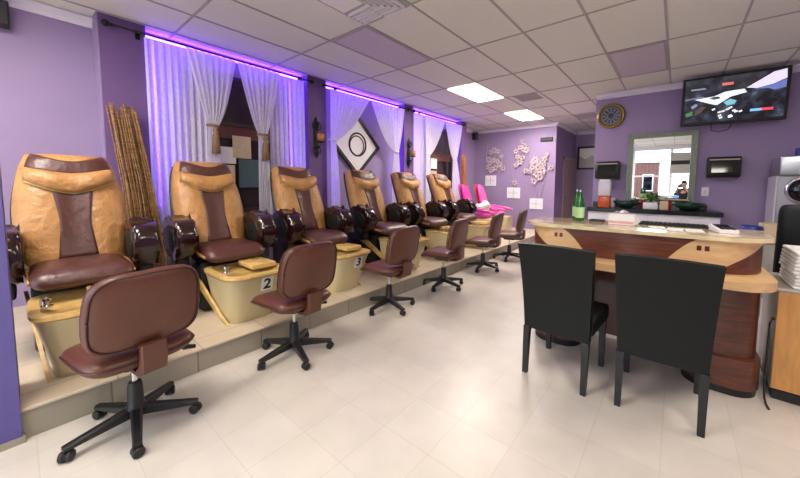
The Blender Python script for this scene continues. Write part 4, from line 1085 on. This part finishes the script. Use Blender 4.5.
# ================================================================== ON THE DESK
DT = 1.0305
def bottle(x, y, label):
    r = thing('bottle', label, 'bottle', (x, y, DT), 0, 'green bottles on the desk')
    b = nb(); lathe(b, [(0.034, 0), (0.037, 0.006), (0.037, 0.15), (0.030, 0.19), (0.015, 0.225), (0.0135, 0.265), (0.001, 0.267)], 20); obj('glass_body', b, 'bottle', r, 'auto')
    b = nb(); lathe(b, [(0.0376, 0.03), (0.0376, 0.125)], 20, cap=False); obj('bottle_label', b, 'label', r, True)
    b = nb(); lathe(b, [(0.0145, 0.2675), (0.0145, 0.285), (0.001, 0.286)], 12); obj('cap', b, 'chrome', r, 'auto')
bottle(-0.69, 3.22, 'green glass bottle with pale label on the desk, right one of the pair')
bottle(-0.745, 3.34, 'green glass bottle with pale label on the desk, left one of the pair')
r = thing('tissue_box', 'white and pink tissue carton on the desk, left of the papers', 'box', (-0.345, 3.18, DT), -0.15)
b = nb(); prism(b, [(-0.06, 0), (0.06, 0), (0.06, 0.065), (-0.05, 0.09)], 'X', -0.095, 0.095, 0.004, 1); obj('carton_body', b, 'paper', r)
b = nb()
def tis(u, v, o): return (-0.09+0.16*u, -0.015+0.03*v+0.01*math.sin(7*u), 0.084+0.035*math.sin(PI*u)*(0.6+0.4*math.sin(9*u+3*v))+o*0.002)
sheet(b, tis, 12, 4, 0, 1); obj('tissue', b, M['petal'], r, True)
b = nb(); box(b, -0.09, 0.09, -0.0625, -0.0605, 0.01, 0.03); obj('pink_stripe', b, mat('pale_pink', (232, 170, 170), 0.5, var=0), r)
b = nb(); tube(b, [(0.0, 0.01, 0.076), (0.10, 0.04, 0.12)], 0.004, 6); 
b.free()
b = nb(); box(b, -0.62, -0.50, 3.25, 3.36, DT, DT+0.014, 0.004, 1); tag(obj('card_tray', b, 'black'), 'flat black tray on the desk beside the green bottles', 'tray')
for k, (x, y, a, l) in enumerate(((-0.11, 3.08, 0.1, 'white sheet of paper on the desk, left of three'), (0.0, 3.05, -0.08, 'white sheet of paper on the desk, middle of three'), (0.11, 3.06, 0.05, 'white sheet of paper on the desk, right of three'))):
    b = nb(); box(b, -0.05, 0.05, -0.09, 0.09, 0, 0.003, mtx=Matrix.Translation((x, y, DT)) @ Matrix.Rotation(a, 4, 'Z')); tag(obj('paper_sheet', b, 'paper'), l, 'paper', 'papers on the desk')
r = thing('keyboard', 'long black keyboard along the rear edge of the desk', 'keyboard', (-0.02, 3.32, DT))
b = nb(); prism(b, [(-0.06, 0), (0.06, 0), (0.06, 0.018), (-0.06, 0.010)], 'X', -0.22, 0.22, 0.003, 1); obj('base', b, 'black', r)
b = nb()
for i in range(14):
    for j in range(4): box(b, -0.205+0.0295*i, -0.181+0.0295*i, -0.053+0.027*j, -0.031+0.027*j, 0.0135+0.0017*j, 0.0185+0.0017*j)
obj('keys', b, 'ink', r)
r = thing('card_terminal', 'white and black card terminal on the right end of the desk', 'card terminal', (0.27, 3.13, DT), 0.25)
b = nb(); prism(b, [(-0.09, 0), (0.09, 0), (0.09, 0.045), (-0.09, 0.022)], 'X', -0.055, 0.055, 0.006, 2); obj('body', b, 'white', r, 'auto')
b = nb(); prism(b, [(0.0, 0.0345), (0.07, 0.0435), (0.07, 0.0465), (0.0, 0.0375)], 'X', -0.042, 0.042); obj('display', b, 'darkglass', r)
b = nb()
for i in range(3):
    for j in range(3): box(b, -0.04+0.03*i, -0.018+0.03*i, -0.075+0.024*j, -0.058+0.024*j, 0.0235+0.003*j, 0.031+0.003*j)
obj('keypad', b, 'black', r)

# ================================================================== RIGHT EDGE: oak cabinet, towels, black chair
r = thing('rolling_cabinet', 'oak-fronted grey cabinet at the right edge, under the white towels', 'cabinet', (0.835, 3.2, 0), -0.03)
b = nb(); box(b, -0.30, 0.30, -0.235, 0.25, 0.06, 0.70); obj('body', b, 'grey', r)
b = nb(); box(b, -0.30, 0.30, -0.262, -0.2355, 0.07, 0.70, 0.003, 1); dr = obj('door', b, 'oak', r)
b = nb(); box(b, -0.29, 0.30, -0.25, 0.24, 0.0, 0.058); obj('plinth', b, 'black', r)
b = nb(); tube(b, [(0.20, -0.2625, 0.52), (0.20, -0.285, 0.52), (0.20, -0.285, 0.40), (0.20, -0.2625, 0.40)], 0.006, 6); obj('handle', b, 'chrome', dr, True)
b = nb(); box(b, -0.31, 0.31, -0.27, 0.26, 0.701, 0.722, 0.004, 1); obj('cabinet_top', b, 'grey', r)
tl = ['bottom white folded towel of the stack on the oak cabinet', 'second white folded towel from the bottom on the oak cabinet', 'middle white folded towel of the stack on the oak cabinet', 'second white folded towel from the top on the oak cabinet', 'top white folded towel of the stack on the oak cabinet']
z = 0.7225
for k in range(5):
    h = 0.046
    b = nb(); pts = []
    d0 = 0.005*math.sin(k*2.1)
    box(b, 0.585+d0, 1.10+d0, 2.95, 3.33, z, z+h*0.47, 0.010, 3); box(b, 0.588+d0, 1.10+d0, 2.952, 3.33, z+h*0.5, z+h*0.97, 0.010, 3)
    tag(obj('folded_towel', b, 'towel', None, 'auto'), tl[k], 'towel', 'folded towels on the oak cabinet'); z += h
r = thing('desk_chair', 'black padded chair back rising behind the white towels', 'chair', (0.90, 3.86, 0))
b = nb(); pad(b, 0.56, 0.66, 0.10, n=14, fn=lambda x, y, z: (x, -0.16+z-0.06*y, 0.89+y)); obj('backrest', b, 'blackleather', r, True)
b = nb(); pad(b, 0.50, 0.48, 0.10, n=5, fn=lambda x, y, z: (x, 0.13+y, 0.48+z)); obj('seat', b, 'blackleather', r, True)
b = nb(); prism(b, [(-0.21, 0.62), (-0.19, 0.50), (0.0, 0.40), (0.0, 0.427), (-0.15, 0.51), (-0.165, 0.62)], 'X', -0.04, 0.04); obj('back_bracket', b, 'black', r)
b = nb(); lathe(b, [(0.03, 0.06), (0.03, 0.42)], 14, (0, 0.12, 0)); obj('column', b, 'chrome', r, 'auto')
for k in range(5):
    a = 2*PI*k/5 + 0.2
    b = nb(); tube(b, [(0.0, 0.12, 0.09), (0.27*math.cos(a), 0.12+0.27*math.sin(a), 0.065)], 0.022, 8, 0.014); lathe(b, [(0.004, -0.011), (0.026, -0.009), (0.026, 0.009), (0.004, 0.011)], 14, (0.26*math.cos(a), 0.12+0.26*math.sin(a), 0.0265), 'Y'); obj('leg', b, 'black', r, True)
# clutter between desk and cabinet
r = thing('plastic_bin', 'grey plastic bin with papers between the desk and the oak cabinet', 'bin', (0.64, 3.61, 0))
b = nb(); prism(b, [(-0.07, -0.09), (0.07, -0.09), (0.07, 0.09), (-0.07, 0.09)], 'Z', 0, 0.46, 0.008, 1); obj('bin_body', b, 'ltgrey', r)
for k in range(4):
    b = nb(); box(b, -0.06, 0.06, -0.002, 0.002, 0, 0.22, mtx=Matrix.Translation((0.005*k, -0.06+0.035*k, 0.461)) @ Matrix.Rotation(0.15-0.1*k, 4, 'Y') @ Matrix.Rotation(0.1, 4, 'X')); obj('sheet', b, 'paper' if k % 2 else 'black', r)
b = nb(); tube(b, [(0.517, 2.95, 0.515), (0.510, 2.93, 0.53), (0.495, 2.90, 0.50), (0.490, 2.88, 0.36), (0.487, 2.87, 0.15), (0.490, 2.86, 0.03), (0.496, 2.84, 0.0065), (0.50, 2.78, 0.0065)], 0.006, 8); tag(obj('power_cord', b, 'ink', None, True), 'black cord looping from the cabinet down to the floor beside the desk', 'cord')
b = nb(); tube(b, [(0.497, 3.1, 0.006), (0.497, 3.40, 0.006), (0.52, 3.45, 0.006), (0.55, 3.50, 0.006), (0.70, 3.5, 0.006)], 0.006, 8); tag(obj('power_cord', b, 'ink', None, True), 'black cord lying on the floor behind the desk end', 'cord')

# ================================================================== PHOTOGRAPHER (seen in the mirror)
def person():
    r = thing('person', 'person in dark clothes holding a camera up to the face, seen in the mirror', 'person', (0.19, -0.47, 0), 0.4)
    V = {'pel': (0, 0, 0.84, .15), 'wst': (0, 0.0, 0.98, .13), 'chs': (0, 0.01, 1.15, .15), 'nk0': (0, 0.02, 1.27, .075), 'nk1': (0, 0.04, 1.33, .055), 'hd0': (0, 0.06, 1.40, .085), 'hd1': (0, 0.055, 1.48, .085),
         'shL': (-.17, 0.01, 1.225, .062), 'elL': (-.23, 0.13, 1.06, .043), 'wrL': (-.085, 0.27, 1.30, .030),
         'shR': (.17, 0.01, 1.225, .062), 'elR': (.24, 0.11, 1.05, .043), 'wrR': (.105, 0.26, 1.31, .030),
         'hpL': (-.09, 0, 0.80, .10), 'knL': (-.12, 0.03, 0.44, .062), 'anL': (-.13, 0, 0.08, .042), 'toL': (-.15, 0.14, 0.035, .034),
         'hpR': (.09, 0, 0.80, .10), 'knR': (.12, 0.03, 0.44, .062), 'anR': (.13, 0, 0.08, .042), 'toR': (.15, 0.14, 0.035, .034)}
    E_ = ['pel wst', 'wst chs', 'chs nk0', 'nk0 nk1', 'nk1 hd0', 'hd0 hd1', 'chs shL', 'shL elL', 'elL wrL', 'chs shR', 'shR elR', 'elR wrR', 'pel hpL', 'hpL knL', 'knL anL', 'anL toL', 'pel hpR', 'hpR knR', 'knR anR', 'anR toR']
    # fingers closing round the camera body
    for sd, sx in (('L', -1), ('R', 1)):
        w = V['wr'+sd]
        for k in range(4):
            zz = w[2] + 0.02 + 0.012*k; x1 = sx*(0.085-0.004*k)
            V['f%s%da' % (sd, k)] = (x1, 0.305, zz+0.006, .0095); V['f%s%db' % (sd, k)] = (x1*0.80, 0.352 + 0.003*(k % 2), zz+0.008, .0085); V['f%s%dc' % (sd, k)] = (x1*0.55, 0.360, zz+0.008, .0075)
            E_ += ['wr%s f%s%da' % (sd, sd, k), 'f%s%da f%s%db' % (sd, k, sd, k), 'f%s%db f%s%dc' % (sd, k, sd, k)]
        V['t%sa' % sd] = (sx*0.075, 0.262, w[2]+0.025, .011); V['t%sb' % sd] = (sx*0.045, 0.262, w[2]+0.04, .009)
        E_ += ['wr%s t%sa' % (sd, sd), 't%sa t%sb' % (sd, sd)]
    names = list(V); me = bpy.data.meshes.new('body')
    me.from_pydata([V[n][:3] for n in names], [tuple(names.index(q) for q in e.split()) for e in E_], [])
    o = bpy.data.objects.new('body', me); C.objects.link(o); o.parent = r
    sk = o.modifiers.new('skin', 'SKIN'); sk.use_smooth_shade = True
    for i, n in enumerate(names):
        s = me.skin_vertices[0].data[i]; q = V[n][3]; s.radius = (q, q); s.use_root = (n == 'pel')
    o.modifiers.new('sub', 'SUBSURF').levels = 1; o.modifiers['sub'].render_levels = 1
    dg = bpy.context.evaluated_depsgraph_get()
    m2 = bpy.data.meshes.new_from_object(o.evaluated_get(dg)); o.modifiers.clear(); o.data = m2; o.name = 'body'
    m2.materials.clear()
    for k in ('skin', 'shirt', 'pants'): m2.materials.append(M[k])
    for p in m2.polygons:
        p.use_smooth = True; c = p.center
        p.material_index = 0
        if c.z < 0.90: p.material_index = 2
        elif c.z < 1.275 and c.y < 0.10 or (c.z < 1.12): p.material_index = 1
    # face, hair
    b = nb(); pad(b, 0.02, 0.035, 0.02, n=2, fn=lambda x, y, z: (x, 0.150+z, 1.425+y)); obj('nose', b, 'skin', r, True)
    for s in (-1, 1):
        b = nb(); pad(b, 0.02, 0.05, 0.03, n=2, fn=lambda x, y, z: (s*0.083+x, 0.06+z, 1.43+y)); obj('ear', b, 'skin', r, True)
        b = nb(); pad(b, 0.024, 0.012, 0.012, n=2, fn=lambda x, y, z: (s*0.032+x, 0.140+z, 1.45+y)); obj('eye', b, 'ink', r, True)
    b = nb(); pad(b, 0.045, 0.012, 0.012, n=2, fn=lambda x, y, z: (x, 0.138+z, 1.378+y)); obj('mouth', b, 'brown', r, True)
    b = nb()
    rings = []
    for k in range(9):
        t = k/8; zz = 1.45 + 0.105*math.sin(t*PI/2); rr = 0.090*math.cos(t*PI/2) + 0.001
        rings.append([(rr*math.cos(2*PI*q/24), 0.045 + rr*1.05*math.sin(2*PI*q/24) - (0.0 if math.sin(2*PI*q/24) < 0.3 else 0.012), zz + (0.05*(1-t) if math.sin(2*PI*q/24) > 0.3 else -0.05*(1-t))) for q in range(24)])
    loft(b, rings); obj('hair', b, 'hair', r, True)
person()
r = thing('camera_body', 'black camera held by the person in the mirror', 'camera', (0.19, -0.47, 0), 0.4)
b = nb(); box(b, -0.066, 0.066, 0.275, 0.335, 1.32, 1.41, 0.012, 2); box(b, -0.025, 0.025, 0.28, 0.335, 1.405, 1.435, 0.01, 2); obj('camera_case', b, 'black', r, 'auto')
b = nb(); lathe(b, [(0.036, 0.336), (0.036, 0.40), (0.032, 0.42), (0.028, 0.415), (0.001, 0.405)], 20, (0, 0, 1.36), 'Y'); obj('lens', b, 'ink', r, 'auto')

# ================================================================== STREET seen in the mirror
struct('ground', bx(-30, 30, -40, -3.2, -0.2, -0.02), 'asphalt')
r = thing('brick_building', 'red brick building across the street, seen in the mirror', 'building', (0, -17, -0.02))
b = nb(); box(b, -4.2, -1.2, -2, 0, 0, 3.2); obj('wall', b, 'brick', r)
b = nb(); box(b, -4.3, -1.1, -2.1, 0.1, 3.2, 3.4); obj('roof_edge', b, 'white', r)
for x in (-3.6, -2.2):
    b = nb(); box(b, x, x+0.7, 0.0, 0.04, 1.0, 2.3); w = obj('window', b, 'white', r)
    b = nb(); box(b, x+0.06, x+0.64, 0.041, 0.05, 1.06, 2.24); obj('pane', b, 'darkglass', w)
random.seed(5)
b = nb()
for k in range(60):
    bmesh.ops.create_icosphere(b, subdivisions=2, radius=random.uniform(0.18, 0.3), matrix=Matrix.Translation((random.uniform(-0.6, 1.6), -8+random.uniform(-.3, .3), random.uniform(0.1, 0.55))))
tag(obj('hedge', b, 'hedge', None, True), 'low green hedge outside, seen in the mirror', 'hedge')
r = thing('window_poster', 'grey poster hung in the storefront window, seen in the mirror', 'poster', (0.30, -3.06, 2.30))
b = nb(); box(b, -0.58, 0.58, 0.0, 0.006, -0.42, 0.42); obj('sheet', b, 'grey', r)
b = nb(); box(b, -0.56, 0.56, 0.0065, 0.009, -0.06, 0.10); obj('dark_band', b, 'ink', r)

r = thing('car', 'pale blue parked car outside, seen in the mirror', 'car', (1.0, -9.8, -0.02))
def carsec(x, hw, z0, z1, n=12): return [(x, hw*math.cos(PI*k/n*2)*1.0 if False else hw*sup(2*PI*k/24, 5)[0], (z0+z1)/2 + (z1-z0)/2*sup(2*PI*k/24, 5)[1]) for k in range(24)]
M['carblue'] = mat('pale_blue_paint', (38, 66, 120), 0.25, metal=0.3, var=0.02, coat=0.6)
b = nb(); loft(b, [carsec(x, w, z0, z1) for x, w, z0, z1 in ((-2.15, .70, .40, .68), (-2.05, .82, .28, .80), (-1.2, .87, .24, .92), (0, .88, .22, .98), (1.4, .87, .24, .98), (2.0, .82, .28, .92), (2.12, .70, .40, .80))]); obj('body', b, 'carblue', r, 'auto')
b = nb(); loft(b, [carsec(x, w, z0, z1) for x, w, z0, z1 in ((-1.05, .74, .90, .96), (-0.45, .70, .92, 1.38), (0.2, .69, .95, 1.46), (0.9, .69, .95, 1.42), (1.6, .72, .93, 1.0))]); cb = obj('cabin', b, 'darkglass', r, 'auto')
b = nb(); loft(b, [carsec(x, w, z0, z1) for x, w, z0, z1 in ((-0.45, .66, 1.36, 1.40), (0.2, .66, 1.43, 1.48), (0.9, .66, 1.39, 1.44))]); obj('roof', b, 'carblue', cb, 'auto')
for x in (-1.35, 1.3):
    for y in (-0.80, 0.80):
        b = nb(); lathe(b, [(0.02, -0.1), (0.30, -0.1), (0.33, -0.06), (0.33, 0.06), (0.30, 0.1), (0.02, 0.1)], 24, (x, y, 0.33), 'Y'); w = obj('wheel', b, 'black', r, 'auto')
        b = nb(); lathe(b, [(0.02, -0.105), (0.19, -0.105), (0.19, 0.105), (0.02, 0.105)], 18, (x, y, 0.33), 'Y'); obj('hubcap', b, 'steel', w, 'auto')
